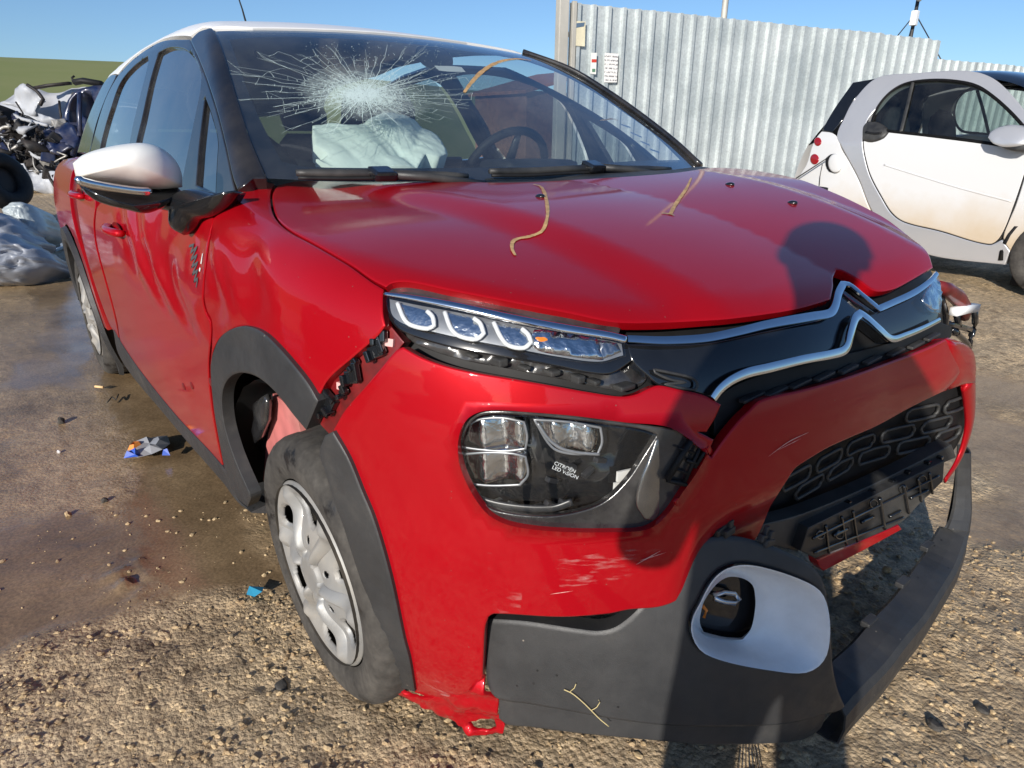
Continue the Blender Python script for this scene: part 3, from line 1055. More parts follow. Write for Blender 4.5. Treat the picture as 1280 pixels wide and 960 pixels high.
for (x, y) in [(620, 628), (642, 631), (672, 634), (688, 630), (706, 628), (712, 585), (735, 590), (690, 600), (750, 575)]:
    P = cast([(x, y)], shifted(body, .035))[0]
    box('lamp_fitting', P, (.010, .022, .008), M['lamp_grey'], HL, rot=Matrix.Rotation(random.uniform(-.6, .6), 3, 'X'), bev=.002)
for (x, y) in [(780, 594), (776, 608)]:
    P = cast([(x, y)], shifted(body, .040))[0]
    box('lamp_sticker', P, (.004, .026, .017), M['paperw'], HL, rot=Matrix.Rotation(-.25, 3, 'Z'), bev=.0005)
panel('bezel_flank', shifted(body, .009), [(824, 545), (848, 541), (872, 543), (884, 556), (868, 588), (850, 614), (835, 636), (820, 652), (806, 650), (796, 632), (800, 605), (812, 575)], CORNER, M['dark_chrome'], HL, h=.012, flange=.006, edge=.003, disp=lambda P: -.012 * np.sin(np.clip((P[:, 1] + .52) / .12, 0, 1) * np.pi))
# brackets on the inner side of the bezel
for a, b, w in [((866, 546), (834, 600), .005), ((878, 552), (856, 602), .003), ((834, 600), (858, 606), .004), ((889, 552), (868, 585), .003), ((858, 575), (872, 580), .003), ((848, 560), (868, 566), .002), ((842, 585), (860, 592), .002)]:
    pp = cast([a, b], shifted(body, .006))
    tube('bezel_bracket', pp, w, M['dark'], HL, seg=6)
for (x, y) in [(846, 628), (886, 562)]:
    P = cast([(x, y)], shifted(body, .004))[0]
    box('bezel_clip', P, (.006, .010, .018), M['red'], HL, rot=Matrix.Rotation(.6, 3, 'X'), bev=.003)
panel('lamp_lens', shifted(body, .010), lens_px, CORNER, M['lens'], HL, h=.014, flange=0, edge=.004)


def text_on(body_txt, px, right_px, size, S, mat, parent, name, off=.001):
    """flat lettering lying on a surface, baseline from px towards right_px"""
    cu = bpy.data.curves.new(name, 'FONT')
    cu.body = body_txt
    cu.size = size
    cu.extrude = .0002
    cu.space_line = .9
    tmp = bpy.data.objects.new(name, cu)
    COL.objects.link(tmp)
    dg = bpy.context.evaluated_depsgraph_get()
    me = bpy.data.meshes.new_from_object(tmp.evaluated_get(dg))
    bpy.data.objects.remove(tmp)
    A, B = cast([px, right_px], S)
    N = grad(S, A[None])[0]
    ex = B - A
    ex -= N * (ex @ N)
    ex /= np.linalg.norm(ex)
    ey = np.cross(N, ex)
    for v in me.vertices:
        c = np.array(v.co)
        v.co = A + ex * c[0] + ey * c[1] + N * (c[2] + off)
    me.materials.clear()
    me.materials.append(mat)
    o = bpy.data.objects.new(name, me)
    return link(o, parent)


text_on('CITROËN\nLED VISION', (692, 580), (716, 590), .0082, shifted(body, .028), M['drl'], HL, 'lettering')

# ---- lower grille, plate holder, red lip
open_px = [(1200, 485), (1139, 513), (1067, 549), (1011, 578), (985, 608), (972, 632), (958, 655), (1000, 645), (1060, 622), (1120, 592), (1185, 558), (1203, 530)]
GR = panel('lower_grille', shifted(low_front, .055), [(1204, 476), (1139, 496), (1067, 530), (1008, 560), (975, 600), (955, 640), (948, 668), (1000, 660), (1060, 635), (1120, 605), (1185, 570), (1205, 535)], FRONT, M['dark'], CAR, h=.03, flange=.0, edge=0)
SG = shifted(low_front, .042)
pg = np.array([(q[0], q[1]) for q in open_px], float)
for row in range(7):
    zc = .470 + .040 * row
    for k in range(-8, 9):
        yc = -.02 + k * .125 + (.0625 if row % 2 else 0)
        th = np.linspace(0, 2 * np.pi, 28, endpoint=False)
        hw, hh = .050, .0155
        yy = np.sign(np.cos(th)) * np.maximum(0, hw - hh) * (np.abs(np.cos(th)) > .05) + hh * np.cos(th)
        L = np.stack([np.zeros(28), yc + yy, zc + hh * np.sin(th)], 1)
        xs = np.linspace(1.0, .4, 240)
        PP = np.repeat(L[:, None, :], 240, 1)
        PP[:, :, 0] = xs
        v = SG(PP)
        L[:, 0] = xs[np.argmax(v <= 0, 1)]
        # keep only rings that lie within the opening
        d = L - CAM
        z = d @ FF
        q = np.stack([640 + FPX * (d @ RR) / z, 480 - FPX * (d @ UU) / z], 1)
        if inside(q.mean(0)[None], pg)[0] and L[:, 0].max() - L[:, 0].min() < .2:
            tube('grille_ring', L, .0040, M['plastic'], GR, seg=6, closed=True, up=(1, 0, 0))
ledge = [(955, 656), (1000, 644), (1060, 620), (1120, 592), (1190, 556), (1196, 572), (1182, 578), (1120, 605), (1060, 634), (1012, 656), (1004, 676), (998, 690), (962, 680), (948, 670)]
panel('grille_ledge', shifted(low_front, .004), ledge, FRONT, M['plastic'], CAR, h=.018, flange=.03, edge=.004, corner=40)
for (x, y) in [(1003, 665), (1060, 628), (1090, 614), (1115, 601), (1135, 590), (1160, 578), (1175, 572)]:
    P = cast([(x, y)], shifted(low_front, -.002))[0]
    box('clip_stud', P, (.012, .012, .008), M['gloss_black'], CAR, bev=.002)
plate = [(1011, 660), (1181, 576), (1179, 602), (1150, 630), (1124, 655), (1020, 698), (1001, 689)]
PH = panel('plate_holder', shifted(low_front, -.016), plate, FRONT, M['plastic'], CAR, h=.014, flange=.03, edge=.003, corner=30)
for a, b, w in [((1014, 672), (1172, 594), .003), ((1016, 690), (1128, 646), .003), ((1050, 645), (1056, 680), .003), ((1064, 638), (1070, 676), .003), ((1098, 622), (1104, 660), .004), ((1128, 606), (1134, 640), .004),
                ((1146, 597), (1150, 626), .003), ((1160, 590), (1164, 616), .003), ((1030, 656), (1034, 690), .003), ((1040, 668), (1058, 660), .004), ((1075, 652), (1090, 645), .004), ((1110, 645), (1124, 638), .004), ((1136, 622), (1158, 612), .004)]:
    ribbon_on(shifted(low_front, -.018), [a, b], w, 'moulded_rib', M['gloss_black'], PH, off=.003, thick=1.0)
for c in [(1091, 629), (1128, 611), (1152, 599), (1024, 668), (1048, 668)]:
    th = np.linspace(0, 2 * np.pi, 14, endpoint=False)
    ribbon_on(shifted(low_front, -.018), [(c[0] + 5 * np.cos(t), c[1] + 5 * np.sin(t)) for t in th], .0018, 'screw_boss', M['gloss_black'], PH, off=.002, thick=1., closed=True)
lipred = [(1022, 700), (1124, 657), (1128, 662), (1080, 688), (1030, 714), (1024, 707)]
panel('red_lip', shifted(low_front, .0), lipred, FRONT, M['red'], CAR, h=.012, flange=.02, edge=.003)
rs = [(1206, 479), (1216, 479), (1215, 520), (1207, 560), (1194, 586), (1180, 604), (1177, 598), (1190, 570), (1200, 535), (1207, 505)]
dome('bumper_corner', at_x(spline([(1182, 424), (1203, 428), (1213, 436), (1217, 458), (1216, 480), (1205, 481), (1186, 487), (1176, 465)], True, 5), .768), (1, .25, 0), .018, M['red'], CAR, back=.03)
tube('bumper_edge_strip', at_x(spline([(1210, 474), (1212, 500), (1212, 525), (1206, 553), (1196, 578), (1181, 601)], False, 5), .762), np.interp(np.linspace(0, 1, len(spline([(1210, 474), (1212, 500), (1212, 525), (1206, 553), (1196, 578), (1181, 601)], False, 5))), [0, .3, 1], [.030, .024, .010]), M['red'], CAR, seg=8, up=(1, 0, 0), flat=.35)
panel('left_headlamp', shifted(body, .03), [(1187, 496), (1206, 487), (1207, 515), (1198, 540), (1188, 545), (1184, 520)], FRONT, M['reflector'], CAR, h=.012, flange=.02, edge=.003, disp=lambda P: (fbm(P[:, 1] * 50, P[:, 2] * 50, 3, 4) - .5) * .02)
panel('left_running_lamp', shifted(body, .004), [(1158, 358), (1168, 340), (1175, 350), (1178, 376), (1176, 392), (1163, 390), (1150, 375)], FRONT, M['lens'], CAR, h=.012, flange=.0, edge=.002)
panel('left_lamp_reflector', shifted(body, .014), [(1158, 362), (1168, 346), (1174, 354), (1176, 376), (1172, 388), (1163, 386), (1152, 375)], FRONT, M['reflector'], CAR, h=.012, flange=.01, edge=.002, disp=lambda P: np.abs(((P[:, 2] * 70) % 1) - .5) * .01)

# broken bracket sticking out at the far front corner
bx = at_x([(1172, 356), (1184, 362), (1197, 372), (1206, 386), (1206, 398)], .70)
BR = tube('broken_bracket', bx, [.010, .016, .018, .016, .010], M['red_inner'], CAR, seg=8)
q = at_x([(1192, 390), (1206, 386), (1220, 384)], .71)
tube('bracket_pad', q, [.012, .013, .012], M['fog_white'], BR, seg=4)
for pl in [[(1218, 388), (1219, 404), (1214, 420), (1211, 432)], [(1196, 394), (1198, 408), (1194, 420)], [(1182, 404), (1198, 408), (1212, 412)], [(1176, 372), (1182, 396), (1180, 412)], [(1190, 412), (1204, 424), (1212, 434)]]:
    tube('bracket_arm', at_x(spline(pl, False, 6), .69), .0075, M['gloss_black'], BR, seg=6)

# ---- loose lower bumper moulding
spoil = [(606, 782), (612, 775), (656, 778), (725, 788), (750, 790), (772, 784), (800, 760), (825, 722), (850, 694), (869, 680), (897, 671), (928, 672), (964, 682), (1005, 700), (1024, 716), (1033, 735),
         (1038, 763), (1041, 800), (1043, 835), (1049, 863), (1058, 885), (1046, 892), (1032, 894), (1005, 903), (974, 908), (920, 910), (850, 910), (780, 903), (700, 889), (660, 882), (623, 876), (612, 866), (607, 847)]
bez_o = [(862, 785), (864, 770), (872, 754), (887, 726), (903, 711), (926, 705), (958, 710), (999, 724), (1021, 737), (1030, 754), (1034, 785), (1030, 816), (1018, 832), (999, 839), (958, 835), (911, 826), (880, 815), (868, 803)]
SP = panel('loose_lower_bumper', lip, spoil, (.86, -.48, 0), M['cladding'], CAR, h=.013, flange=.035, edge=.008, holes=[bez_o], corner=42, step=3)
panel('lower_lip', shifted(lip, .012), [(623, 872), (660, 878), (700, 885), (780, 899), (850, 906), (920, 906), (974, 904), (1005, 899), (1034, 890), (1033, 897), (1027, 910), (1005, 925), (974, 930), (880, 932), (844, 929), (725, 918), (662, 910), (634, 907), (623, 899)], (.86, -.48, 0), M['cladding'], SP, h=.013, flange=.03, edge=.005, corner=42, step=3)
bez_i = [(875, 779), (876, 766), (881, 750), (897, 729), (912, 721), (931, 724), (941, 732), (944, 746), (944, 760), (939, 785), (928, 800), (906, 799), (881, 793)]


def bowl_mesh(outer_px, inner_px, S, depth_in, n=64, rings=9):
    A = spline(outer_px, True, 2)
    B = spline(inner_px, True, 2)

    def resamp(L, n):
        c = L.mean(0)
        a = np.unwrap(np.arctan2(L[:, 1] - c[1], L[:, 0] - c[0]))
        if a[-1] < a[0]:
            L, a = L[::-1], a[::-1]
        th = a[0] + np.linspace(0, 2 * np.pi, n, endpoint=False)
        LL = np.concatenate([L, L[:1]])
        aa = np.concatenate([a, [a[0] + 2 * np.pi]])
        r = np.stack([np.interp(th, aa, LL[:, 0]), np.interp(th, aa, LL[:, 1])], 1)
        k = np.argmin(np.mod(th, 2 * np.pi))
        return np.roll(r, -k, 0)
    a3 = cast(resamp(A, n), S)
    b3 = cast(resamp(B, n), shifted(S, depth_in))
    nb = grad(S, a3)
    V = []
    for k in range(rings):
        t = k / (rings - 1)
        # a rolled rim first, then a concave dish running to the inner opening
        if t < .18:
            u = t / .18
            V.append(a3 + (b3 - a3) * (.10 * u) * np.array([1, 1, 1]) + nb * (.009 * math.sin(u * math.pi) + .006 * (1 - u)))
        else:
            u = (t - .18) / .82
            p = a3 + (b3 - a3) * (.10 + .90 * u)
            V.append(p - nb * .034 * max(0, math.sin(u * math.pi))**.8)
    V = np.concatenate(V)
    Fc = []
    for k in range(rings - 1):
        for i in range(n):
            j = (i + 1) % n
            Fc.append((k * n + i, k * n + j, (k + 1) * n + j, (k + 1) * n + i))
    return V, Fc, b3


V, Fc, b3 = bowl_mesh(bez_o, bez_i, lip, .055)
fnn = np.cross(V[Fc[0][1]] - V[Fc[0][0]], V[Fc[0][2]] - V[Fc[0][0]])
FB = mesh_obj('fog_lamp_bezel', V, Fc, M['fog_white'], SP)
panel('bezel_hole', shifted(lip, .075), grow(bez_i, 1.12), (.86, -.48, 0), M['gloss_black'], SP, h=.02, flange=.0, edge=0)
for z in range(1):
    q = cast([(892, 744), (905, 740), (918, 742), (924, 749), (918, 754), (905, 752), (893, 748)], shifted(lip, .06))
    tube('tow_ring', q, .0045, M['satin'], SP, seg=8, closed=True)
tube('wire_clip', cast([(878, 757), (883, 763), (880, 772)], shifted(lip, .058)), .003, M['amber'], SP, seg=6)
# small clips on the upper edge of the moulding
for (x, y, a) in [(806, 732, .9), (900, 662, .2), (910, 664, .1), (955, 672, -.3), (960, 678, -.3)]:
    P = cast([(x, y)], shifted(lip, .006))[0]
    v = merge(box_mesh(P, (.012, .026, .014), Matrix.Rotation(a, 3, 'X'), .003), box_mesh(P + [0, .004, .010], (.008, .010, .020), Matrix.Rotation(a, 3, 'X'), .002))
    mesh_obj('mounting_clip', v[0], v[1], M['plastic'], SP, False)
# dry grass stem caught on it
tube('straw_stem', cast(spline([(705, 862), (714, 866), (722, 872), (731, 880), (739, 888), (750, 899), (761, 908)], False, 4), shifted(lip, -.004)), .0009, simple('dry_straw', (.55, .45, .22), .8), SP, seg=5)
tube('straw_stem', cast(spline([(739, 888), (746, 884), (750, 878), (748, 875)], False, 4), shifted(lip, -.005)), .0007, bpy.data.materials['dry_straw'], SP, seg=5)
tube('straw_stem', cast(spline([(712, 865), (718, 860), (720, 855)], False, 4), shifted(lip, -.005)), .0007, bpy.data.materials['dry_straw'], SP, seg=5)
# centre strip that runs on to the far corner: a channel section lying almost on the ground
ctr = [(.868, -.13, .100), (.866, -.05, .098), (.862, .06, .096), (.856, .18, .095), (.846, .32, .095), (.832, .46, .10), (.815, .58, .11), (.795, .67, .15), (.78, .70, .21), (.765, .70, .27), (.757, .69, .32), (.752, .675, .365)]
ctr = spline(ctr, False, .03)
sec = np.array([(-.075, .020), (-.068, .027), (-.03, .022), (-.004, .016), (.006, .004), (.010, -.03), (.004, -.072), (-.015, -.080), (-.04, -.080)])
V, Fc = [], []
for i, p in enumerate(ctr):
    t = ctr[min(i + 1, len(ctr) - 1)] - ctr[max(i - 1, 0)]
    t /= np.linalg.norm(t)
    outw = np.cross(t, [0, 0, 1.])
    if abs(t[2]) > .6:
        outw = np.array([.75, .66, 0])
    outw /= np.linalg.norm(outw)
    upv = np.cross(outw, t)
    if abs(t[2]) <= .6:
        upv = np.array([0, 0, 1.])
    k = 1.0 - .55 * sst((i / len(ctr) - .62) / .38)
    for s in sec:
        V.append(p + outw * s[0] * k + upv * s[1] * k * (.92 if s[1] < 0 else 1) + np.array([0, 0, .004 * math.sin(i * .9)]))
ns = len(sec)
for i in range(len(ctr) - 1):
    for j in range(ns - 1):
        Fc.append((i * ns + j, i * ns + j + 1, (i + 1) * ns + j + 1, (i + 1) * ns + j))
st = mesh_obj('centre_strip', V, Fc, M['cladding'], SP, False)
md = st.modifiers.new('t', 'SOLIDIFY')
md.thickness = .004
for i in (8, 14, 20):
    if i < len(ctr):
        box('strip_tooth', ctr[i] + np.array([-.073, 0, .028]), (.020, .045, .014), M['cladding'], SP, bev=.003)

# ---- arch cladding and sill
arch_r = [(262, 458), (265, 441), (274, 422), (290, 411), (306, 408), (324, 414), (343, 431), (365, 456), (384, 481), (396, 502), (381, 538), (365, 519), (343, 491), (321, 472), (302, 466), (288, 470), (279, 482), (276, 500), (279, 530),
          (288, 562), (298, 588), (306, 606), (312, 622), (308, 634), (295, 622), (281, 588), (272, 544), (266, 507)]
panel('wheel_arch_trim', shifted(body, -.010), arch_r, SIDE, M['cladding'], CAR, h=.014, flange=.025, edge=.006, corner=46, mirror=True, step=3)
mf = [at_y([p], -.76)[0] for p in [(300, 596), (313, 616), (325, 630), (340, 634), (340, 642), (314, 641), (304, 630)]]
mesh_obj('mud_guard', mf + [p + np.array([0, .05, 0]) for p in mf], [tuple(range(7)), tuple(range(13, 6, -1))] + [(i, (i + 1) % 7, 7 + (i + 1) % 7, 7 + i) for i in range(7)], M['cladding'], CAR, False)
arch_f = [(415, 540), (435, 575), (452, 616), (465, 647), (478, 688), (490, 734), (504, 800), (511, 826), (518, 866), (505, 862), (494, 858), (482, 835), (470, 785), (461, 752), (452, 732), (440, 697), (427, 656), (415, 625), (406, 593), (398, 568), (405, 545)]
panel('wheel_arch_trim', shifted(body, -.008), arch_f, (.45, -.89, 0), M['cladding'], CAR, h=.013, flange=.010, edge=.005, corner=46, mirror=True, step=3)
sill = [(312, 641), (308, 636), (295, 623), (281, 589), (219, 520), (175, 465), (150, 428), (141, 412), (147, 440), (165, 470), (200, 512), (240, 560), (280, 606), (298, 630)]
panel('sill_trim', shifted(body, -.004), sill, SIDE, M['cladding'], CAR, h=.02, flange=.05, edge=.006, mirror=True, corner=46, step=3)

# ---- doors
sf = np.array([(x, -.85, z) for x, z in [(-.345, .42), (-.40, .345), (-1.2, .335), (-2.0, .345), (-2.05, .45), (-2.11, .62), (-2.20, .78), (-2.32, .93), (-2.32, .99), (-1.3, .985), (-.42, .955), (-.335, .90), (-.33, .62)]])


def snap_side(P3, S=body):
    P3 = np.array(P3, float)
    ys = np.linspace(-1.05, -.3, 500)
    PP = np.repeat(P3[:, None, :], 500, 1)
    PP[:, :, 1] = ys
    v = S(PP)
    P3[:, 1] = ys[np.argmax(v <= 0, 1)]
    return P3


panel('side_frame', shifted(body, .011), None, SIDE, M['red_inner'], CAR, h=.04, flange=.02, edge=0, raw3=snap_side(spline(sf, True, .04), shifted(body, .011)), mirror=True)
door_f = [(266, 273), (262, 291), (256, 331), (253, 374), (257, 392), (262, 402), (263, 418), (260, 459), (264, 507), (270, 544), (279, 587), (219, 519), (175, 464), (152, 430), (146, 400), (139, 372), (132, 347), (126, 325),
          (121, 303), (119, 280), (121, 258), (135, 246), (170, 240), (216, 238), (240, 238), (262, 262)]
DOOR = panel('door', body, door_f, SIDE, M['red'], CAR, h=.02, flange=.016, edge=.004, corner=40, mirror=True, step=3)
door_b = [(119, 258), (117, 280), (119, 303), (124, 325), (130, 347), (137, 372), (144, 400), (149, 426), (137, 405), (125, 374), (113, 337), (104, 303), (98, 270), (95, 245), (97, 228), (103, 218), (118, 214)]
DOORB = panel('door', body, door_b, SIDE, M['red'], CAR, h=.02, flange=.016, edge=.004, corner=40, mirror=True, step=2)


def handle(px, parent):
    P = cast([px], body)[0]
    N = np.array([0, -1, .02])
    x0 = P[0]
    pts = [P + [t * .105, 0, 0] - [0, .005 + .024 * max(0., math.sin(max(0, min(1, (t + 1) / 2)) * math.pi))**.6, 0] for t in np.linspace(-1, 1, 13)]
    V, Fc = tube_mesh(pts, [.010] + [.014] * 11 + [.010], seg=10, flat=.9)
    mesh_obj('door_handle', V, Fc, M['red'], parent)
    O = [P + [.07 * math.cos(t), .0015 - .004, .022 * math.sin(t)] for t in np.linspace(0, 2 * math.pi, 24, endpoint=False)]
    dome('handle_recess', O, (0, 1, 0), .004, M['red_inner'], parent)


handle((147, 287), DOOR)
handle((101, 243), DOORB)
# grey pen squiggle on the front of the door
decal_strip(body, [(237, 308), (243, 306), (239, 316), (247, 309), (239, 325), (247, 319), (240, 334), (248, 328), (241, 343), (248, 338), (243, 352), (248, 348), (246, 359)], .0030, 'marker_line', M['grey_mark'], DOOR)
decal_strip(body, [(254, 317), (252, 330)], .004, 'white_chip', M['paperw'], DOOR)
decal_strip(body, [(251, 335), (250, 339)], .004, 'white_chip', M['paperw'], DOOR)
for c in [(230, 483), (240, 482), (264, 478)]:
    P = cast([c], body)[0]
    O = [P + [.014 * math.cos(t), -.001, .010 * math.sin(t)] for t in np.linspace(0, 2 * math.pi, 14, endpoint=False)]
    dome('dent', O, (0, -1, 0), .002, M['red_inner'], DOOR)
# rear quarter, rear arch trim, tail
xs = [(-2.18, .30), (-2.17, .45), (-2.22, .58), (-2.33, .68), (-2.5, .715), (-2.68, .68), (-2.80, .58), (-2.86, .42), (-2.87, .30), (-3.06, .30), (-3.07, .60), (-3.05, .98), (-2.5, 1.02), (-2.36, 1.0), (-2.30, .93), (-2.22, .80), (-2.12, .62), (-2.06, .42), (-2.02, .32)]
q3 = np.array([(x, -.87, z) for x, z in xs])
panel('rear_quarter', body, None, SIDE, M['red'], CAR, h=.03, flange=.02, raw3=snap_side(spline(q3, True, .03)), mirror=True)
th = np.linspace(math.radians(-38), math.radians(215), 48)
for sgn_ in (1, -1):
    V, Fc = [], []
    for t in th:
        row = snap_side([(-2.53 + r * math.cos(t), -.85, .30 + r * math.sin(t)) for r in (.405, .398, .345, .335)], shifted(body, -.02))
        row[0, 1] += .018
        row[3, 1] += .008
        row = np.concatenate([row, [row[3] + [0, .06, 0]]])
        V += [p * [1, sgn_, 1] for p in row]
    for i in range(len(th) - 1):
        for j in range(4):
            q = (i * 5 + j, i * 5 + j + 1, (i + 1) * 5 + j + 1, (i + 1) * 5 + j)
            Fc.append(q if sgn_ < 0 else q[::-1])
    o = mesh_obj('wheel_arch_trim', V, Fc, M['cladding'], CAR)
    o.data.set_sharp_from_angle(angle=math.radians(50))
tail = np.array([(-3.1, y, z) for y, z in [(-.74, .25), (.74, .25), (.78, .6), (.72, 1.0), (-.72, 1.0), (-.78, .6)]])
panel('tailgate', body, None, (-1, 0, 0), M['red'], CAR, h=.05, raw3=spline(tail, True, .05))
rw_ = np.array([(-2.9, y, z) for y, z in [(-.66, 1.02), (.66, 1.02), (.52, 1.33), (-.52, 1.33)]])
panel('tailgate_glass', glasshouse, None, (-1, 0, .4), M['side_glass'], CAR, h=.06, raw3=spline(rw_, True, .06), flange=0)

# ---- glasshouse
ws_px = [(269, 39), (316, 38), (365, 38.5), (412, 40), (459, 42.5), (521, 48), (584, 56), (653, 68), (679, 76), (710, 88), (747, 109), (779, 131), (810, 153), (841, 178), (874, 209),
         (840, 215), (760, 221), (700, 223), (560, 226), (459, 227), (400, 226), (334, 223), (312, 172), (297, 125), (284, 81), (272, 48)]
WS = panel('windscreen', glasshouse, ws_px, (.492, 0, .87), M['glass'], CAR, h=.03, flange=0, edge=0, corner=40)
# black border printed round the glass
ins = [(287, 50), (316, 47), (365, 46), (412, 48), (459, 50), (521, 56), (584, 64), (650, 75), (679, 84), (710, 97), (747, 118), (779, 140), (810, 162), (830, 180), (850, 200),
       (800, 201), (700, 207), (560, 210), (459, 210), (380, 208), (352, 202), (330, 160), (312, 120), (298, 80)]
panel('windscreen_border', shifted(glasshouse, .004), ws_px, (.492, 0, .87), M['gloss_black'], WS, h=.03, flange=0, edge=0, holes=[ins], corner=40)
ap = [(264, 34), (270, 42), (284, 81), (297, 125), (312, 172), (333, 222), (316, 222), (296, 238), (290, 222), (281, 181), (271, 141), (259, 103), (247, 72), (237, 50), (250, 38)]
panel('windscreen_pillar', shifted(glasshouse, -.006), ap, (.3, -.85, .4), M['pillar'], CAR, h=.02, flange=.03, edge=.006, corner=36)
rp = [(653, 67), (679, 75), (710, 87), (747, 109), (779, 131), (810, 153), (841, 178), (876, 209), (885, 211), (900, 208), (880, 203), (845, 176), (812, 150), (781, 127), (749, 105), (712, 84), (681, 72), (655, 65)]
lp_ = cast(spline([(653, 67), (679, 75.5), (710, 88), (747, 109.5), (779, 131.5), (810, 153.5), (841, 178.5), (874, 209), (888, 212)], False, 14), glasshouse)
lp_ = spline(lp_[::3], False, .03)
tube('windscreen_pillar', lp_ + np.array([0, .006, .004]), .016, M['pillar'], CAR, seg=8, up=(.3, .75, .55), flat=.7)
# white roof
rf = [(265, 36.5), (316, 36), (365, 36.5), (412, 38), (459, 40.5), (521, 46), (584, 54), (652, 66)]
f3 = cast(rf, shifted(glasshouse, 0))
r_side = cast([(252, 36), (237, 47), (203, 50), (175, 65.5), (160, 79), (147, 95)], glasshouse)
lft = r_side * [1, -1, 1]
back = np.array([(-2.78, -.55, 1.3), (-2.82, 0, 1.3), (-2.78, .55, 1.3)])
rpoly = np.concatenate([f3, lft[:], back[::-1], r_side[::-1]])
panel('roof', shifted(glasshouse, -.004), None, UPN, M['roof_white'], CAR, h=.035, flange=.02, edge=.006, raw3=rpoly)
# door frames and side glass
fr_o = [(237, 49), (203, 51), (175, 67), (160, 80), (147, 95), (131, 126), (116, 176), (112, 196), (113, 216), (160, 236), (216, 240), (246, 244), (272, 262), (294, 240), (290, 224), (281, 181), (271, 141), (259, 103), (247, 72)]
gl_r = [(125, 186), (131, 160), (138, 137), (150, 104), (166, 84), (184, 70), (185, 78), (175, 119), (166, 156), (158, 200), (140, 205), (125, 200)]
gl_f = [(168, 205), (170, 180), (177, 150), (188, 100), (198, 66), (207, 61), (216, 59), (231, 62), (244, 75), (250, 91), (251, 104), (245, 137), (239, 166), (229, 216), (226, 230), (190, 224)]
gl_q = [(256, 122), (265, 147), (272, 175), (271, 203), (269, 243), (245, 231), (247, 205), (249, 181)]
panel('door_frame', shifted(glasshouse, -.002), fr_o, SIDE, M['pillar'], CAR, h=.018, flange=.02, edge=.004, holes=[gl_r, gl_f, gl_q], corner=40, mirror=True, step=3)
for g, nm in ((gl_r, 'side_window'), (gl_f, 'side_window'), (gl_q, 'quarter_window')):
    panel(nm, shifted(glasshouse, .008), grow(g, 1.02), SIDE, M['side_glass'], CAR, h=.03, flange=0, edge=0, mirror=True, step=3)
cq = np.array([(x, -.6, z) for x, z in [(-2.30, 1.03), (-2.33, 1.14), (-2.28, 1.25), (-2.18, 1.34), (-2.5, 1.34), (-2.7, 1.2), (-2.86, 1.02)]])
panel('rear_pillar', shifted(glasshouse, -.003), None, SIDE, M['pillar'], CAR, h=.03, raw3=snap_side(spline(cq, True, .03), shifted(glasshouse, -.003)), mirror=True)
# cowl and wipers
cowl = [(334, 222), (400, 222), (560, 222), (700, 219), (840, 212), (880, 208), (905, 210), (885, 216), (841, 222), (760, 228), (640, 233), (459, 233), (374, 231), (345, 232)]
panel('cowl', shifted(body, .012), cowl, UPN, M['plastic'], CAR, h=.03, flange=.03, edge=0)
for pl, jx in (([(370, 216), (420, 217), (480, 217), (540, 219), (585, 220)], (478, 217)), ([(612, 214), (660, 214), (720, 211), (780, 211), (838, 211)], (742, 208))):
    P = cast(spline(pl, False, 12), shifted(glasshouse, -.014))
    wpr = tube('wiper', P, np.interp(np.linspace(0, 1, len(P)), [0, .1, .9, 1], [.007, .010, .010, .006]), M['plastic'], CAR, seg=8)
    J = cast([jx], shifted(glasshouse, -.022))[0]
    mesh_obj('wiper_joint', *box_mesh(J, (.05, .055, .022), Matrix.Rotation(.3, 3, 'Y'), .007), M['gloss_black'], wpr, False)
    tube('wiper_blade', P + np.array([.010, 0, -.010]), .004, M['rubber'], wpr, seg=6)
    tube('wiper_arm', np.stack([J, J + [.04, .10, -.008], J + [.07, .24, -.03]]), [.011, .010, .012], M['plastic'], wpr, seg=8)
# rain sensor block and label behind the glass
panel('sensor_block', shifted(glasshouse, .03), [(520, 60), (530, 55), (552, 58), (566, 72), (566, 82), (545, 80), (530, 72)], (.49, 0, .87), M['cabin'], WS, h=.02, flange=.02)
panel('glass_label', shifted(glasshouse, .008), [(543, 82), (577, 84), (582, 90), (549, 88)], (.49, 0, .87), M['paperw'], WS, h=.02, flange=0, edge=0)
# strip reflection painted as yellow-brown lines, and tape traces, on the glass
decal_strip(glasshouse, [(580, 116), (588, 105), (600, 92), (614, 82), (630, 76), (648, 74), (664, 76)], [.004, .006, .007, .007, .006, .005, .002], 'marker_line', M['yellow'], WS, jitter=.3)
decal_strip(shifted(glasshouse, .006), [(750, 151), (758, 150), (766, 149), (772, 151)], [.002, .004, .004, .002], 'marker_line', M['yellow'], WS, jitter=.5)
for a, b, w in [((776, 156), (788, 160), .007), ((788, 166), (802, 172), .007), ((800, 177), (812, 182), .007), ((812, 187), (824, 191), .007)]:
    decal_strip(shifted(glasshouse, .006), [a, b], w, 'tape_patch', M['dust_mark'], WS)

# ---- shattered glass: radial and ring cracks round the impact
CC = np.array([455., 118.])
segs = []


def ell(a, r):
    return CC + r * np.array([np.cos(a) * 1.75, np.sin(a) * (.80 if np.sin(a) < 0 else .72)])


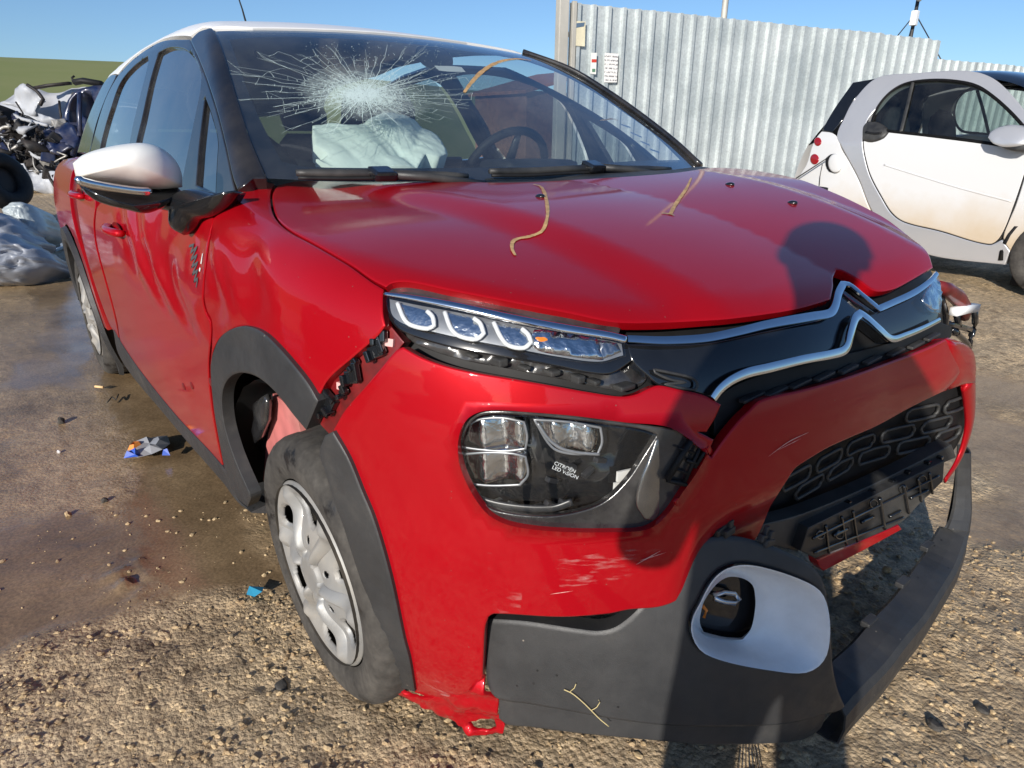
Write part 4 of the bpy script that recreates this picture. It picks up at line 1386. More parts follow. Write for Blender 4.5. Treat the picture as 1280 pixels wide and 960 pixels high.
NR = 64
angs = np.sort((np.arange(NR) + RNG.uniform(-.35, .35, NR)) / NR * 2 * np.pi)
radii = np.array([6, 11, 16, 21, 26, 32, 38, 45, 52, 60, 69, 79, 90, 102, 112], float)
web = []
for a in angs:
    lim = 58 + 44 * max(0, -np.cos(a)) + 22 * max(0, np.cos(a)) + 12 * max(0, -np.sin(a))
    lim *= RNG.uniform(.70, 1.18)
    pts, aa = [], a
    for r in radii:
        if r > lim:
            break
        aa += RNG.normal(0, .016)
        pts.append(ell(aa, r + RNG.normal(0, 1.2)))
    web.append(pts)
    if len(pts) > 2:
        segs.append((pts, RNG.choice([.0004, .0006, .0008])))
        if len(pts) > 7 and RNG.random() < .5:
            q = pts[-3]
            segs.append(([q, q + (pts[-1] - q) * .5 + RNG.normal(0, 3, 2), q + (pts[-1] - q) * 1.0 + RNG.normal(0, 6, 2)], .0004))
for k in range(NR):
    A_, B_ = web[k], web[(k + 1) % NR]
    for j in range(1, min(len(A_), len(B_))):
        up_ = A_[j][1] < CC[1] - 8
        if RNG.random() < (.85 if up_ else .62) - .035 * j:
            j2 = min(max(j + RNG.integers(-1, 2), 0), len(B_) - 1) if RNG.random() < .3 else j
            m_ = (A_[j] + B_[j2]) / 2 + RNG.normal(0, .8, 2)
            segs.append(([A_[j], m_, B_[j2]], RNG.choice([.0003, .0005])))
for k in range(2600):
    c = CC + [-4, 0] + RNG.normal(0, 1, 2) * [36, 12] * (.3 + .7 * RNG.random())
    v = RNG.normal(0, 1, 2) * [2.6, 1.8]
    segs.append(([c, c + v], .0005))
for k in range(220):
    c = np.array([RNG.uniform(380, 575), RNG.uniform(52, 100)])
    v = RNG.normal(0, 1, 2) * [.7, .5]
    segs.append(([c, c + v], .0010))
VV, FFc = [], []
allp = np.array([p for s, w in segs for p in s])
A3 = cast(allp, shifted(glasshouse, -.0015), 1.0, 4.5, 300)
NN = grad(glasshouse, A3)
i0 = 0
for s, w in segs:
    m = len(s)
    P, Nn = A3[i0:i0 + m], NN[i0:i0 + m]
    i0 += m
    t = np.gradient(P, axis=0)
    t /= np.linalg.norm(t, axis=1, keepdims=True) + 1e-9
    sd_ = np.cross(Nn, t)
    b = len(VV)
    wv = w * np.linspace(1.1, .45, m)[:, None]
    VV += list(P - sd_ * wv) + list(P + sd_ * wv)
    FFc += [(b + i, b + i + 1, b + m + i + 1, b + m + i) for i in range(m - 1)]
mesh_obj('glass_cracks', VV, FFc, M['crack'], WS, False, kind='stuff')
frost, nt, bs = new_mat('crushed_glass')
bs.inputs['Base Color'].default_value = (.80, .93, .88, 1)
bs.inputs['Roughness'].default_value = .35
nf = noise(nt, 90, 6, .7)
nr = ramp(nt, nf.outputs[0], [(.36, (.10,) * 3), (.62, (.70,) * 3)])
fc3 = cast([(455, 116)], glasshouse)[0]
gp = N_(nt, 'ShaderNodeNewGeometry')
vs_ = N_(nt, 'ShaderNodeVectorMath', operation='SUBTRACT')
vs_.inputs[1].default_value = tuple(fc3)
nt.links.new(gp.outputs['Position'], vs_.inputs[0])
vm_ = N_(nt, 'ShaderNodeVectorMath', operation='MULTIPLY')
vm_.inputs[1].default_value = (1.0, .85, 1.0)
nt.links.new(vs_.outputs[0], vm_.inputs[0])
vl_ = N_(nt, 'ShaderNodeVectorMath', operation='LENGTH')
nt.links.new(vm_.outputs[0], vl_.inputs[0])
wob_ = noise(nt, 14, 4, .6)
wa_ = N_(nt, 'ShaderNodeMath', operation='MULTIPLY_ADD')
nt.links.new(wob_.outputs[0], wa_.inputs[0])
wa_.inputs[1].default_value = .12
nt.links.new(vl_.outputs['Value'], wa_.inputs[2])
fd_ = N_(nt, 'ShaderNodeMapRange', interpolation_type='SMOOTHSTEP')
fd_.inputs[1].default_value = .08
fd_.inputs[2].default_value = .235
fd_.inputs[3].default_value = 1
fd_.inputs[4].default_value = 0
nt.links.new(wa_.outputs[0], fd_.inputs[0])
fm_ = N_(nt, 'ShaderNodeMath', operation='MULTIPLY')
nt.links.new(nr.outputs[0], fm_.inputs[0])
nt.links.new(fd_.outputs[0], fm_.inputs[1])
nt.links.new(fm_.outputs[0], bs.inputs['Alpha'])
panel('crushed_glass', shifted(glasshouse, -.001), [(365, 122), (380, 100), (405, 86), (440, 80), (480, 84), (520, 100), (550, 125), (530, 142), (480, 150), (420, 150), (385, 142)], (.49, 0, .87), frost, WS, h=.012, flange=0, edge=0)

# ---- cabin
AB = panel('airbag', shifted(glasshouse, .10), [(391, 150), (415, 147), (440, 152), (470, 144), (520, 143), (532, 150), (548, 162), (561, 188), (548, 196), (532, 192), (522, 207), (480, 209), (430, 208), (395, 197), (410, 190), (392, 178)], (.49, 0, .87), M['airbag'], CAR, h=.008, flange=.05, edge=0, corner=30,
           disp=lambda P: (fbm(P[:, 1] * 5, P[:, 2] * 7, 2, 3) - .5) * .03
           - .014 * (1 - np.abs(((P[:, 1] * 4.2 + P[:, 2] * 3.0 + .5 * fbm(P[:, 1] * 6, P[:, 2] * 6, 2, 4)) % 1) - .5) * 2)**3
           - .012 * (1 - np.abs(((P[:, 2] * 9.0 - P[:, 1] * 3.5 + 1.2 * fbm(P[:, 1] * 5, P[:, 2] * 5, 2, 6)) % 1) - .5) * 2)**3
           - np.abs(fbm(P[:, 1] * 26, P[:, 2] * 30 + P[:, 1] * 20, 2, 11) - .5) * .012)
dash_o = np.array([(-.22, 0, 0), (-.27, .40, 0), (-.38, .66, 0), (-.70, .70, 0), (-.78, .2, 0), (-.78, -.2, 0), (-.70, -.70, 0), (-.38, -.66, 0), (-.27, -.40, 0)])
zt = lambda x, y: .955 + .012 * np.cos(y * 6) - .06 * sst((-.55 - x) / .25)
V, Fc = [], []
nx, ny = 14, 26
for i in range(nx):
    for j in range(ny):
        u, v = i / (nx - 1), -1 + 2 * j / (ny - 1)
        x = (-.20 - .20 * (v * .70)**2) * (1 - u) + (-.80) * u
        y = v * .71
        V.append((x, y, zt(x, y) - (.25 if i == nx - 1 else 0)))
for i in range(nx - 1):
    for j in range(ny - 1):
        Fc.append((i * ny + j, i * ny + j + 1, (i + 1) * ny + j + 1, (i + 1) * ny + j))
DS = mesh_obj('dashboard', V, Fc, M['cabin'], CAR)
box('instrument_cowl', (-.66, .36, 1.01), (.18, .32, .07), M['cabin'], DS, bev=.025, smooth=True)
box('screen', (-.72, 0, .99), (.03, .22, .13), M['gloss_black'], DS, bev=.008)
# steering wheel
c = np.array([-.80, .36, .98])
tiltm = Matrix.Rotation(math.radians(-62), 3, 'Y')
P = [c + np.array(tiltm @ Vector((.18 * math.cos(t), .18 * math.sin(t), 0))) for t in np.linspace(0, 2 * math.pi, 40, endpoint=False)]
SW = tube('steering_wheel', P, .015, M['cabin'], CAR, seg=8, closed=True)
dome('steering_hub', [c + np.array(tiltm @ Vector((.06 * math.cos(t), .075 * math.sin(t), 0))) for t in np.linspace(0, 2 * math.pi, 20, endpoint=False)], np.array(tiltm @ Vector((0, 0, 1))), .04, M['cabin'], SW, back=.03)
for t in (0.1, math.pi - .1, math.pi * 1.5):
    d = np.array(tiltm @ Vector((math.cos(t + math.pi / 2), math.sin(t + math.pi / 2), 0)))
    tube('steering_spoke', [c + d * .05, c + d * .175], [.022, .013], M['lamp_grey'], SW, seg=6, flat=.5)


def seat(x, y, name='car_seat'):
    def sl(pts, w, t):
        V, Fc = [], []
        for (px_, pz) in pts:
            pass
    prof = [(-.02, .52), (.0, .60), (-.10, .95), (-.17, 1.10), (-.22, 1.13)]
    O = []
    back_o = [np.array([x - .02 - .30 * t, y + w, .50 + .62 * t]) for t, w in
              [(0, -.20), (.3, -.24), (.6, -.25), (.85, -.22), (1, -.13), (1, .13), (.85, .22), (.6, .25), (.3, .24), (0, .20)]]
    s = dome(name, spline(back_o, True, .05), (.9, 0, .44), .07, M['seat'], CAR, back=.07, power=.4)
    cx = [np.array([x + u, y + w, .50]) for u, w in [(-.02, -.24), (.25, -.26), (.48, -.24), (.52, 0), (.48, .24), (.25, .26), (-.02, .24)]]
    dome('seat_cushion', spline(cx, True, .05), (0, 0, 1), .08, M['seat'], s, back=.2, power=.4)
    hr = [np.array([x - .36 - .04 * t, y + w, 1.14 + .16 * t]) for t, w in [(0, -.11), (.5, -.13), (1, -.09), (1.1, 0), (1, .09), (.5, .13), (0, .11)]]
    dome('headrest', spline(hr, True, .04), (.95, 0, .3), .05, M['seat'], s, back=.05, power=.4)


seat(-1.25, -.36)
seat(-1.25, .36)
seat(-2.15, -.34)
seat(-2.15, .34)
box('cabin_floor', (-1.45, 0, .30), (2.6, 1.4, .06), M['cabin'], CAR, bev=.02)
box('firewall', (-.42, 0, .62), (.05, 1.40, .60), M['dark'], CAR, bev=.01)
box('load_shelf', (-2.72, 0, .95), (.45, 1.2, .04), M['cabin'], CAR, bev=.01)
for s in (-1, 1):
    V = [(-.45, s * .74, .30), (-2.9, s * .70, .30), (-2.9, s * .70, 1.0), (-2.0, s * .72, 1.0), (-.45, s * .74, .98)]
    mesh_obj('inner_door_trim', V, [(0, 1, 2, 3, 4)], M['cabin'], CAR, False)
# engine bay mass that fills the nose behind the panels
eng = merge(box_mesh((.18, 0, .60), (.75, 1.02, .50), None, .06), box_mesh((.50, 0, .60), (.22, .95, .48), None, .05))
mesh_obj('engine_bay', eng[0], eng[1], M['dark'], CAR, False)
box('underbody', (-1.2, 0, .25), (3.2, 1.2, .10), M['dark'], CAR, bev=.02)
ae_ = cast([(306, 23), (303, 12), (299, 0), (296, -10)], plane((1, 0, 0), -2.0))
ae_ = np.concatenate([[ae_[0] + (ae_[0] - ae_[2]) * ((ae_[0][2] - 1.43) / (ae_[2][2] - ae_[0][2]))], ae_])
tube('aerial', ae_, [.006, .004, .0035, .003, .002], M['rubber'], CAR, seg=6)

# ---- mirror
mo = spline([(91, 204), (103, 194), (125, 186), (156, 180), (181, 179), (203, 186), (219, 200), (227, 216), (228, 234), (208, 236), (187, 236), (150, 231), (120, 227), (95, 222)], True, 5, 60)
MP = at_x(mo, -.40)
MR = dome('mirror_cap', MP, (.86, -.1, .1), .085, M['white_paint'], CAR, back=.08, power=.5, rings=10)
mb = spline([(96, 226), (120, 231), (150, 236), (187, 241), (226, 238), (222, 246), (200, 258), (181, 263), (150, 256), (125, 250), (106, 241)], True, 5, 60)
dome('mirror_base', at_x(mb, -.40), (.86, -.1, -.2), .065, M['gloss_black'], MR, back=.08, power=.5)
ribbon_pts = at_x(spline([(94, 222), (103, 227), (120, 231), (150, 236), (175, 239), (190, 239)], False, 5), -.335)
tube('chrome_strip', ribbon_pts, [.004] + [.009] * (len(ribbon_pts) - 2) + [.004], M['chrome'], MR, seg=8, up=(1, 0, 0), flat=.8)
stk = spline([(184, 258), (216, 265), (216, 283), (223, 291), (230, 294), (237, 288), (247, 275), (266, 270), (281, 258), (293, 238), (280, 242), (262, 240), (240, 236), (228, 238), (215, 246), (200, 254)], True, 5, 60)
S3 = cast(stk, plane(np.array([.35, -.93, 0]) / np.linalg.norm([.35, -.93, 0]), .67))
dome('mirror_stalk', S3, (.35, -.93, .1), .03, M['gloss_black'], MR, back=.04, power=.5)

# ---- wheels
def wheel(C, steer, camber, Rt, Rc, parent, fine=False, wdt=.185):
    """tyre with tread blocks, steel rim and a seven-window silver cover; outward axis near -y (or +y)"""
    C = np.array(C, float)
    sgn = -1 if C[1] < 0 else 1
    a = np.array([math.sin(steer) * math.cos(camber), sgn * math.cos(steer) * math.cos(camber), math.sin(camber)])
    e1 = np.cross([0, 0, 1.], a)
    e1 /= np.linalg.norm(e1)
    e2 = np.cross(a, e1)

    def pt(r, t, d):
        return C + a * d + r * (math.cos(t) * e1 + math.sin(t) * e2)
    prof = [(Rc + .004, -.004), (Rc + .012, .004), (Rc + .035, .009), (Rc + .06, .009), (Rt - .018, .002), (Rt - .006, -.010), (Rt, -.026), (Rt + .001, -.06), (Rt + .002, -wdt / 2), (Rt, -wdt + .03), (Rt - .01, -wdt + .008), (Rc + .04, -wdt), (Rc, -wdt + .01)]
    n = 160
    V, Fc = [], []
    for i in range(n):
        t = 2 * math.pi * i / n
        for j, (r, d) in enumerate(prof):
            rr = r
            if 5 <= j <= 10 and (i % 4 == 0):
                rr = r - .0045
            V.append(pt(rr, t, d))
    m = len(prof)
    for i in range(n):
        for j in range(m - 1):
            Fc.append((i * m + j, ((i + 1) % n) * m + j, ((i + 1) % n) * m + j + 1, i * m + j + 1))
    hub = mesh_obj('wheel', *disc(pt, Rc - .005, -.06, 48), M['iron'], parent)
    ty = mesh_obj('tyre', V, Fc, M['tyre'], hub)
    for grv in (-.06, -.092, -.125):
        pass
    # cover: shallow dish, raised spokes swirling to the rim, windows cut between them
    NS = 6
    nr, na = (60, 420) if fine else (30, 180)
    V, Fc = [], []

    def wind(f, w):
        """>0 inside a teardrop window; w = position between two spokes, -.5 to .5"""
        c1 = 1 - (abs(f - .735) / .165)**2.4 - (abs(w - .03 - .5 * (f - .735)) / (.20 + .25 * (f - .735)))**2.2
        return c1
    for k in range(nr):
        f = k / (nr - 1)
        for i in range(na):
            t = 2 * math.pi * i / na
            w = ((NS * t / (2 * math.pi)) % 1) - .5
            d = .010 - .018 * math.exp(-((f - .70) / .20)**2) - .010 * float(sst(np.array((f - .95) / .05)))
            d += .015 * max(0., 1 - ((.5 - abs(w)) / .14)**1.5) * float(sst(np.array((f - .15) / .2))) * float(sst(np.array((.97 - f) / .12)))
            d += .007 * float(sst(np.array((.24 - f) / .05))) - .004 * math.exp(-((f - .27) / .03)**2)
            g_ = wind(f, w)
            d -= .006 * float(sst(np.array((g_ + .5) / .5)))
            V.append(pt(Rc * .995 * f + 1e-4, t, d - .004))
    for k in range(nr - 1):
        for i in range(na):
            t = 2 * math.pi * (i + .5) / na
            f = (k + .5) / (nr - 1)
            w = ((NS * t / (2 * math.pi)) % 1) - .5
            if wind(f, w) < 0 and not (1 - ((f - .42) / .05)**2 - (w / .09)**2 > 0):
                j = (i + 1) % na
                Fc.append((k * na + i, k * na + j, (k + 1) * na + j, (k + 1) * na + i))
    cv = mesh_obj('wheel_cover', V, Fc, M['wheelcover'], hub)
    cv.data.set_sharp_from_angle(angle=math.radians(22))
    md = cv.modifiers.new('t', 'SOLIDIFY')
    md.thickness = .004
    return hub


def disc(pt, R, d, n):
    V = [pt(R, 2 * math.pi * i / n, d) for i in range(n)] + [pt(R, 2 * math.pi * i / n, d + .07) for i in range(n)] + [pt(0.0001, 0, d)]
    Fc = [(i, (i + 1) % n, 2 * n) for i in range(n)] + [(i, (i + 1) % n, n + (i + 1) % n, n + i) for i in range(n)]
    return V, Fc


wheel((.067, -.809, .266), -.007, -.051, .291, .2, CAR, True)
wheel((-2.52, -.83, .285), 0, -.01, .30, .205, CAR)
wheel((.03, .80, .29), 0, 0, .297, .2, CAR)
wheel((-2.52, .83, .285), 0, 0, .30, .205, CAR)
# wheel wells
for (wx, s) in [(.02, -1), (.02, 1), (-2.52, -1), (-2.52, 1)]:
    V, Fc = [], []
    n = 26
    for i in range(n):
        t = math.radians(-2 + 184 * i / (n - 1))
        r = .365 + (.004 if i % 2 else 0)
        for yy in (.835 if math.cos(t) < .35 else .70, .66, .50):
            V.append((wx + r * math.cos(t), s * yy, .30 + r * math.sin(t)))
    for i in range(n - 1):
        for j in range(2):
            Fc.append((i * 3 + j, i * 3 + j + 1, (i + 1) * 3 + j + 1, (i + 1) * 3 + j))
    mesh_obj('wheel_liner', V, Fc, M['dark'], CAR)
    V = [(wx + .36 * math.cos(t), s * .50, .30 + .36 * math.sin(t)) for t in np.linspace(0, 2 * math.pi, 30, endpoint=False)]
    mesh_obj('wheel_well', V, [tuple(range(30))], M['dark'], CAR, False)
# suspension leg and dusty inner wing seen behind the front wheel
strut = at_y([(339, 510), (336, 560), (331, 610)], -.70)
tube('suspension_leg', at_y([(352, 500), (342, 545), (330, 590)], -.74), [.030, .034, .026], M['bezel'], CAR, seg=10)
iw = [at_y([p], -.775)[0] for p in [(341, 492), (352, 500), (372, 522), (377, 545), (362, 556), (345, 580), (337, 612), (329, 600), (333, 555), (340, 520)]]
mesh_obj('inner_wing', iw + [p + np.array([0, .02, 0]) for p in iw], [tuple(range(len(iw)))] + [(i, (i + 1) % len(iw), len(iw) + (i + 1) % len(iw), len(iw) + i) for i in range(len(iw))], M['pink'], CAR, False)
br2 = [at_y([p], -.80)[0] for p in [(318, 502), (334, 492), (336, 505), (335, 525), (326, 548), (320, 556), (316, 540), (320, 520)]]
dome('shield_plate', br2, (.1, -1, 0), .012, M['bezel'], CAR, back=.01)

# ================================================================== ground
def px_xy(p):
    return at_z([p], 0)[0][:2]


WET_EDGE = np.array([px_xy(p) for p in [(-260, 905), (0, 838), (90, 806), (170, 775), (240, 752), (330, 738), (480, 700)]])


CLOD = px_xy((165, 722))
SOAK = [(*px_xy((1255, 560)), .35, .55), (*px_xy((1245, 500)), .5, .35), (*px_xy((1262, 640)), .16, .3)]


def wetness(x, y):
    """1 in the flooded hollow beside the car, 0 on the stony ground in front of it"""
    o = np.argsort(WET_EDGE[:, 1])
    xe = np.interp(y, WET_EDGE[o, 1], WET_EDGE[o, 0])
    wob = (fbm(x * 3.1, y * 3.1, 4, 21) - .5) * .26
    w = sst((xe - x + wob) / .14 + .5)
    isl = sst((fbm(x * 1.5 + 3, y * 2.8, 4, 44) - .50) / .10)
    w = w * (1 - .30 * isl) * sst((-.1 - y + .5 + wob * 2) / .4) * sst((x + 6.5) / 2)
    # soaked patches beyond the nose of the car
    for (cx, cy, rx, ry) in SOAK:
        q = ((x - cx) / rx)**2 + ((y - cy) / ry)**2 + (fbm(x * 4, y * 4, 4, 61) - .5) * 2.4
        w = np.maximum(w, .8 * sst((1.1 - q) / .7))
    return w


def ground_z(x, y):
    r = np.hypot(x, y)
    w = wetness(x, y)
    rise = .09 * sst((y - 1.6) / 2.4)
    big = (fbm(x * .8, y * .8, 3, 1) - .5) * .05 * sst((r - 1.0) / 3)
    lump = (fbm(x * 7, y * 7, 4, 3) - .5) * .030
    fine = (fbm(x * 45, y * 45, 3, 5) - .5) * .014
    hollow = -.012
    dry = rise + big + lump + fine - .006
    clod = np.exp(-(((x - CLOD[0]) / .10)**2 + ((y - CLOD[1]) / .05)**2))
    wet = rise + big * .5 + hollow + lump * .10 + fine * (.13 + 1.6 * clod) + clod * (.008 + .03 * (fbm(x * 30, y * 30, 3, 77) - .5)) + .012 * (fbm(x * 2.2, y * 2.2, 2, 8) - .5)
    z = dry * (1 - w) + wet * w
    # shallow dish where the wheel stands
    return z


def axis_coords():
    a = np.concatenate([np.arange(-7, -2.2, .05), np.arange(-2.2, 2.2, .0135), np.arange(2.2, 5, .06)])
    out = [-900, -500, -260, -130, -70, -40, -24, -15, -10, -8]
    out2 = [5.5, 6.5, 8, 11, 16, 25, 40, 70, 130, 260, 500, 900]
    return np.array(out + list(a) + out2)


gx = axis_coords()
gy = np.concatenate([[-900, -500, -260, -130, -70, -40, -20, -10, -6, -4], np.arange(-3, -1.9, .05), np.arange(-1.9, 1.3, .0135), np.arange(1.3, 5.5, .05), [6, 7, 8, 10, 13, 18, 26, 40, 70, 130, 260, 500, 900]])
X, Y = np.meshgrid(gx, gy, indexing='ij')
Z = ground_z(X, Y)
far = np.hypot(X, Y) > 14
Z = np.where(far, .05 * sst((Y - 1.6) / 2.4), Z)
nx_, ny_ = X.shape
V = np.stack([X.ravel(), Y.ravel(), Z.ravel()], 1)
ii, jj = np.meshgrid(np.arange(nx_ - 1), np.arange(ny_ - 1), indexing='ij')
a = (ii * ny_ + jj).ravel()
Q = np.stack([a, a + ny_, a + ny_ + 1, a + 1], 1)
me = bpy.data.meshes.new('ground')
me.vertices.add(len(V))
me.vertices.foreach_set('co', V.ravel().astype(np.float32))
me.loops.add(len(Q) * 4)
me.loops.foreach_set('vertex_index', Q.ravel().astype(np.int32))
me.polygons.add(len(Q))
me.polygons.foreach_set('loop_start', (np.arange(len(Q)) * 4).astype(np.int32))
me.update(calc_edges=True)
me.polygons.foreach_set('use_smooth', [True] * len(Q))
at_ = me.attributes.new('wet', 'FLOAT', 'POINT')
at_.data.foreach_set('value', wetness(X, Y).ravel().astype(np.float32))
GO = bpy.data.objects.new('ground', me)
GO['kind'] = 'structure'
COL.objects.link(GO)

gm, nt, bs = new_mat('wet_stony_mud')
att = N_(nt, 'ShaderNodeAttribute', attribute_name='wet')
tc = N_(nt, 'ShaderNodeTexCoord')


def vor(scale, feat='F1'):
    v = N_(nt, 'ShaderNodeTexVoronoi', feature=feat)
    v.inputs['Scale'].default_value = scale
    nt.links.new(tc.outputs['Object'], v.inputs['Vector'])
    return v


nz = noise(nt, 2.2, 8, .62)
nz2 = noise(nt, 26, 6, .65)
nz3 = noise(nt, 120, 4, .7)
v1 = vor(95)
dirt = ramp(nt, nz.outputs[0], [(.30, (.42, .315, .195)), (.52, (.66, .515, .335)), (.72, (.78, .635, .435))])
grain = ramp(nt, nz2.outputs[0], [(.32, (.42, .38, .34)), (.5, (.85, .83, .80)), (.70, (1.25, 1.2, 1.1))])
c1 = mixc(nt, 1.0, dirt.outputs[0], grain.outputs[0], 'MULTIPLY')
vr = ramp(nt, v1.outputs['Color'], [(.2, (.45, .40, .36)), (.55, (.95, .92, .86)), (.9, (1.5, 1.4, 1.25))])
c1 = mixc(nt, .40, c1, vr.outputs[0], 'MULTIPLY')
nd = noise(nt, 1.1, 6, .6)
dk = ramp(nt, nd.outputs[0], [(.50, (0, 0, 0)), (.66, (.75, .75, .75))])
c1 = mixc(nt, dk.outputs[0], c1, (.22, .145, .082))
wetc = ramp(nt, nz.outputs[0], [(.30, (.13, .088, .050)), (.52, (.25, .175, .10)), (.74, (.38, .275, .16))])
wg = ramp(nt, nz3.outputs[0], [(.35, (.62, .60, .58)), (.65, (1.25, 1.2, 1.15))])
wc = mixc(nt, .8, wetc.outputs[0], wg.outputs[0], 'MULTIPLY')
col = mixc(nt, att.outputs['Fac'], c1, wc)
nt.links.new(col, bs.inputs['Base Color'])
rd = ramp(nt, nd.outputs[0], [(.35, (.75,) * 3), (.66, (.36,) * 3)])
npd = noise(nt, .9, 5, .6)
rw = ramp(nt, npd.outputs[0], [(.38, (.05,) * 3), (.50, (.12,) * 3), (.64, (.28,) * 3)])
rm = mixc(nt, att.outputs['Fac'], rd.outputs[0], rw.outputs[0])
nt.links.new(rm, bs.inputs['Roughness'])
bs.inputs['Specular IOR Level'].default_value = .6
hsum = N_(nt, 'ShaderNodeMath', operation='MULTIPLY_ADD')
nt.links.new(v1.outputs['Distance'], hsum.inputs[0])
hsum.inputs[1].default_value = -.6
nt.links.new(nz3.outputs[0], hsum.inputs[2])
bst = N_(nt, 'ShaderNodeMapRange')
bst.inputs[3].default_value = .9
bst.inputs[4].default_value = .05
nt.links.new(att.outputs['Fac'], bst.inputs[0])
bb = bump(nt, bs, hsum.outputs[0], .8, .010)
nt.links.new(bst.outputs[0], bb.inputs['Strength'])
me.materials.append(gm)

# loose stones bedded in the dry ground near the camera
stone = simple('pale_limestone_chips', (.62, .47, .27), .75, 0, .4, 0, .55, 35, .4, 300, col2=(.30, .20, .11))
ico = bmesh.new()
bmesh.ops.create_icosphere(ico, subdivisions=1, radius=1)
IV = np.array([v.co[:] for v in ico.verts])
ico.verts.index_update()
IF = np.array([[v.index for v in f.verts] for f in ico.faces])
ico.free()
nst = 52000
pts = np.stack([RNG.uniform(-1.0, 1.9, nst), RNG.uniform(-1.55, 1.0, nst)], 1)
cdist = np.hypot(pts[:, 0] - CAM[0], pts[:, 1] - CAM[1])
pts = pts[~((pts[:, 0] < .5) & (pts[:, 1] > -.66) & (pts[:, 1] < .7)) & (RNG.random(nst) < np.clip(1.5 - cdist * .5, .15, 1))]
w = wetness(pts[:, 0], pts[:, 1])
clump = fbm(pts[:, 0] * 5, pts[:, 1] * 5, 3, 31)
k = (RNG.random(len(pts)) < (1 - w * .86)) & (RNG.random(len(pts)) < .25 + .75 * sst((clump - .35) / .25))
pts = pts[k]
sz = .0014 + .0060 * RNG.random(len(pts))**3.4
SV, SF = [], []
for i, (p, s) in enumerate(zip(pts, sz)):
    R = np.array(Matrix.Rotation(RNG.uniform(0, 6.28), 3, 'Z'))
    v = IV * (1 + RNG.normal(0, .16, (len(IV), 1))) * np.array([1.3, .95, .62]) * s
    z = ground_z(p[0], p[1])
    SV.append(v @ R.T + [p[0], p[1], z + s * .12])
    SF.append(IF + i * len(IV))
SV, SF = np.concatenate(SV), np.concatenate(SF)
o = mesh_obj('stone_chips', SV, SF, stone, None, False, kind='stuff')
o['label'] = 'pale stone chips bedded in the mud around the car'
o['category'] = 'gravel'

# ---- litter and single stones on the wet ground
litter_m = simple('crumpled_foil', (.45, .45, .46), .35, .3)
LT = thing('snack_wrapper', 'crumpled silver, orange and blue snack wrapper on the wet ground', 'litter', (*px_xy((185, 562)), 0))
for poly, m, s in [([(156, 572), (166, 558), (182, 552), (198, 548), (210, 549), (213, 556), (204, 566), (190, 570), (172, 574)], litter_m, 1),
                   ([(158, 568), (166, 558), (178, 554), (180, 562), (168, 568)], simple('orange_print', (.8, .28, .06), .4), 2),
                   ([(155, 575), (160, 569), (176, 570), (174, 575)], simple('blue_print', (.03, .09, .45), .4), 3), ([(203, 572), (208, 564), (213, 571)], bpy.data.materials['blue_print'], 4)]:
    P = at_z(poly, .006)
    c = P.mean(0)
    n = len(P)
    V = [tuple(p + [0, 0, .004 + .012 * random.random()]) for p in P] + [tuple(c + (p - c) * .5 + [0, 0, .016 + .022 * random.random()]) for p in P] + [tuple(c + [0, 0, .02])]
    Fc = [(i, (i + 1) % n, n + (i + 1) % n, n + i) for i in range(n)] + [(n + i, n + (i + 1) % n, 2 * n) for i in range(n)]
    mesh_obj('wrapper_foil', V, Fc, m, LT, False)
bl = at_z([(308, 743), (312, 735), (330, 734), (328, 742), (318, 746)], .012)
tag(mesh_obj('plastic_scrap', [tuple(p + [0, 0, .006 * (i % 2)]) for i, p in enumerate(bl)], [tuple(range(5))], simple('blue_plastic', (.05, .35, .55), .35), None, False), 'small bright blue plastic scrap in the mud beside the front wheel', 'litter')


def rock(px, s, label, mat, name='stone', flat=.8, seed=0):
    rg = np.random.default_rng(seed)
    bm = bmesh.new()
    bmesh.ops.create_icosphere(bm, subdivisions=2, radius=1)
    x, y = px_xy(px)
    for v in bm.verts:
        c = np.array(v.co)
        q = c + (fbm(c[:1] * 2 + seed, c[1:2] * 2 + c[2] * 1.7, 2, seed)[0] - .5) * c * 1.1
        q = np.sign(q) * np.abs(q)**.8
        v.co = Vector(q * [1, .8, flat] * np.array(s))
    me = bpy.data.meshes.new(name)
    bm.to_mesh(me)
    bm.free()
    me.materials.append(mat)
    o = bpy.data.objects.new(name, me)
    o.location = (x, y, float(ground_z(np.array(x), np.array(y))) + s * flat * .55)
    COL.objects.link(o)
    return tag(o, label, 'stone')


rock((76, 526), .016, 'dark cube-like stone casting a shadow on the left wet ground', M['tyre'], seed=3, flat=1.0)
rock((84, 640), .011, 'small pale pebble on the wet ground at the left', stone, seed=5)
rock((130, 624), .012, 'dark pebble on the wet mud left of the front wheel', M['tyre'], seed=6)
rock((73, 562), .008, 'tiny white pebble on the wet ground near the left edge', M['paperw'], seed=7)
rock((1110, 710), .012, 'yellowish pebble on the ground framed by the loose bumper', stone, seed=8)
rock((352, 853), .016, 'dark flat stone in the gravel below the front wheel', M['tyre'], seed=9, flat=.4)
rock((1170, 908), .016, 'dark chip on the bare ground at lower right', M['tyre'], seed=10, flat=.4)
rock((1228, 884), .013, 'round dark chip near the right edge of the ground', M['tyre'], seed=11, flat=.5)
st_ = at_z([(119, 483), (129, 484)], .006)
tag(tube('cigarette_butt', st_, .006, simple('cigarette_paper', (.75, .5, .25), .8), None, seg=8), 'orange cigarette butt on the wet ground behind the rear wheel', 'litter')
tw = at_z(spline([(134, 503), (140, 496), (145, 500), (148, 493)], False, 3), .006)
tag(tube('twig', tw, .003, M['tyre'], None, seg=5), 'thin dark twig on the wet ground below the rear wheel', 'twig')
hb = at_z([(921, 936), (928, 952), (936, 975)], .004)
g_ = thing('metal_grate', 'fine grey metal grate lying on the ground under the loose bumper', 'grate', tuple(hb[0]))
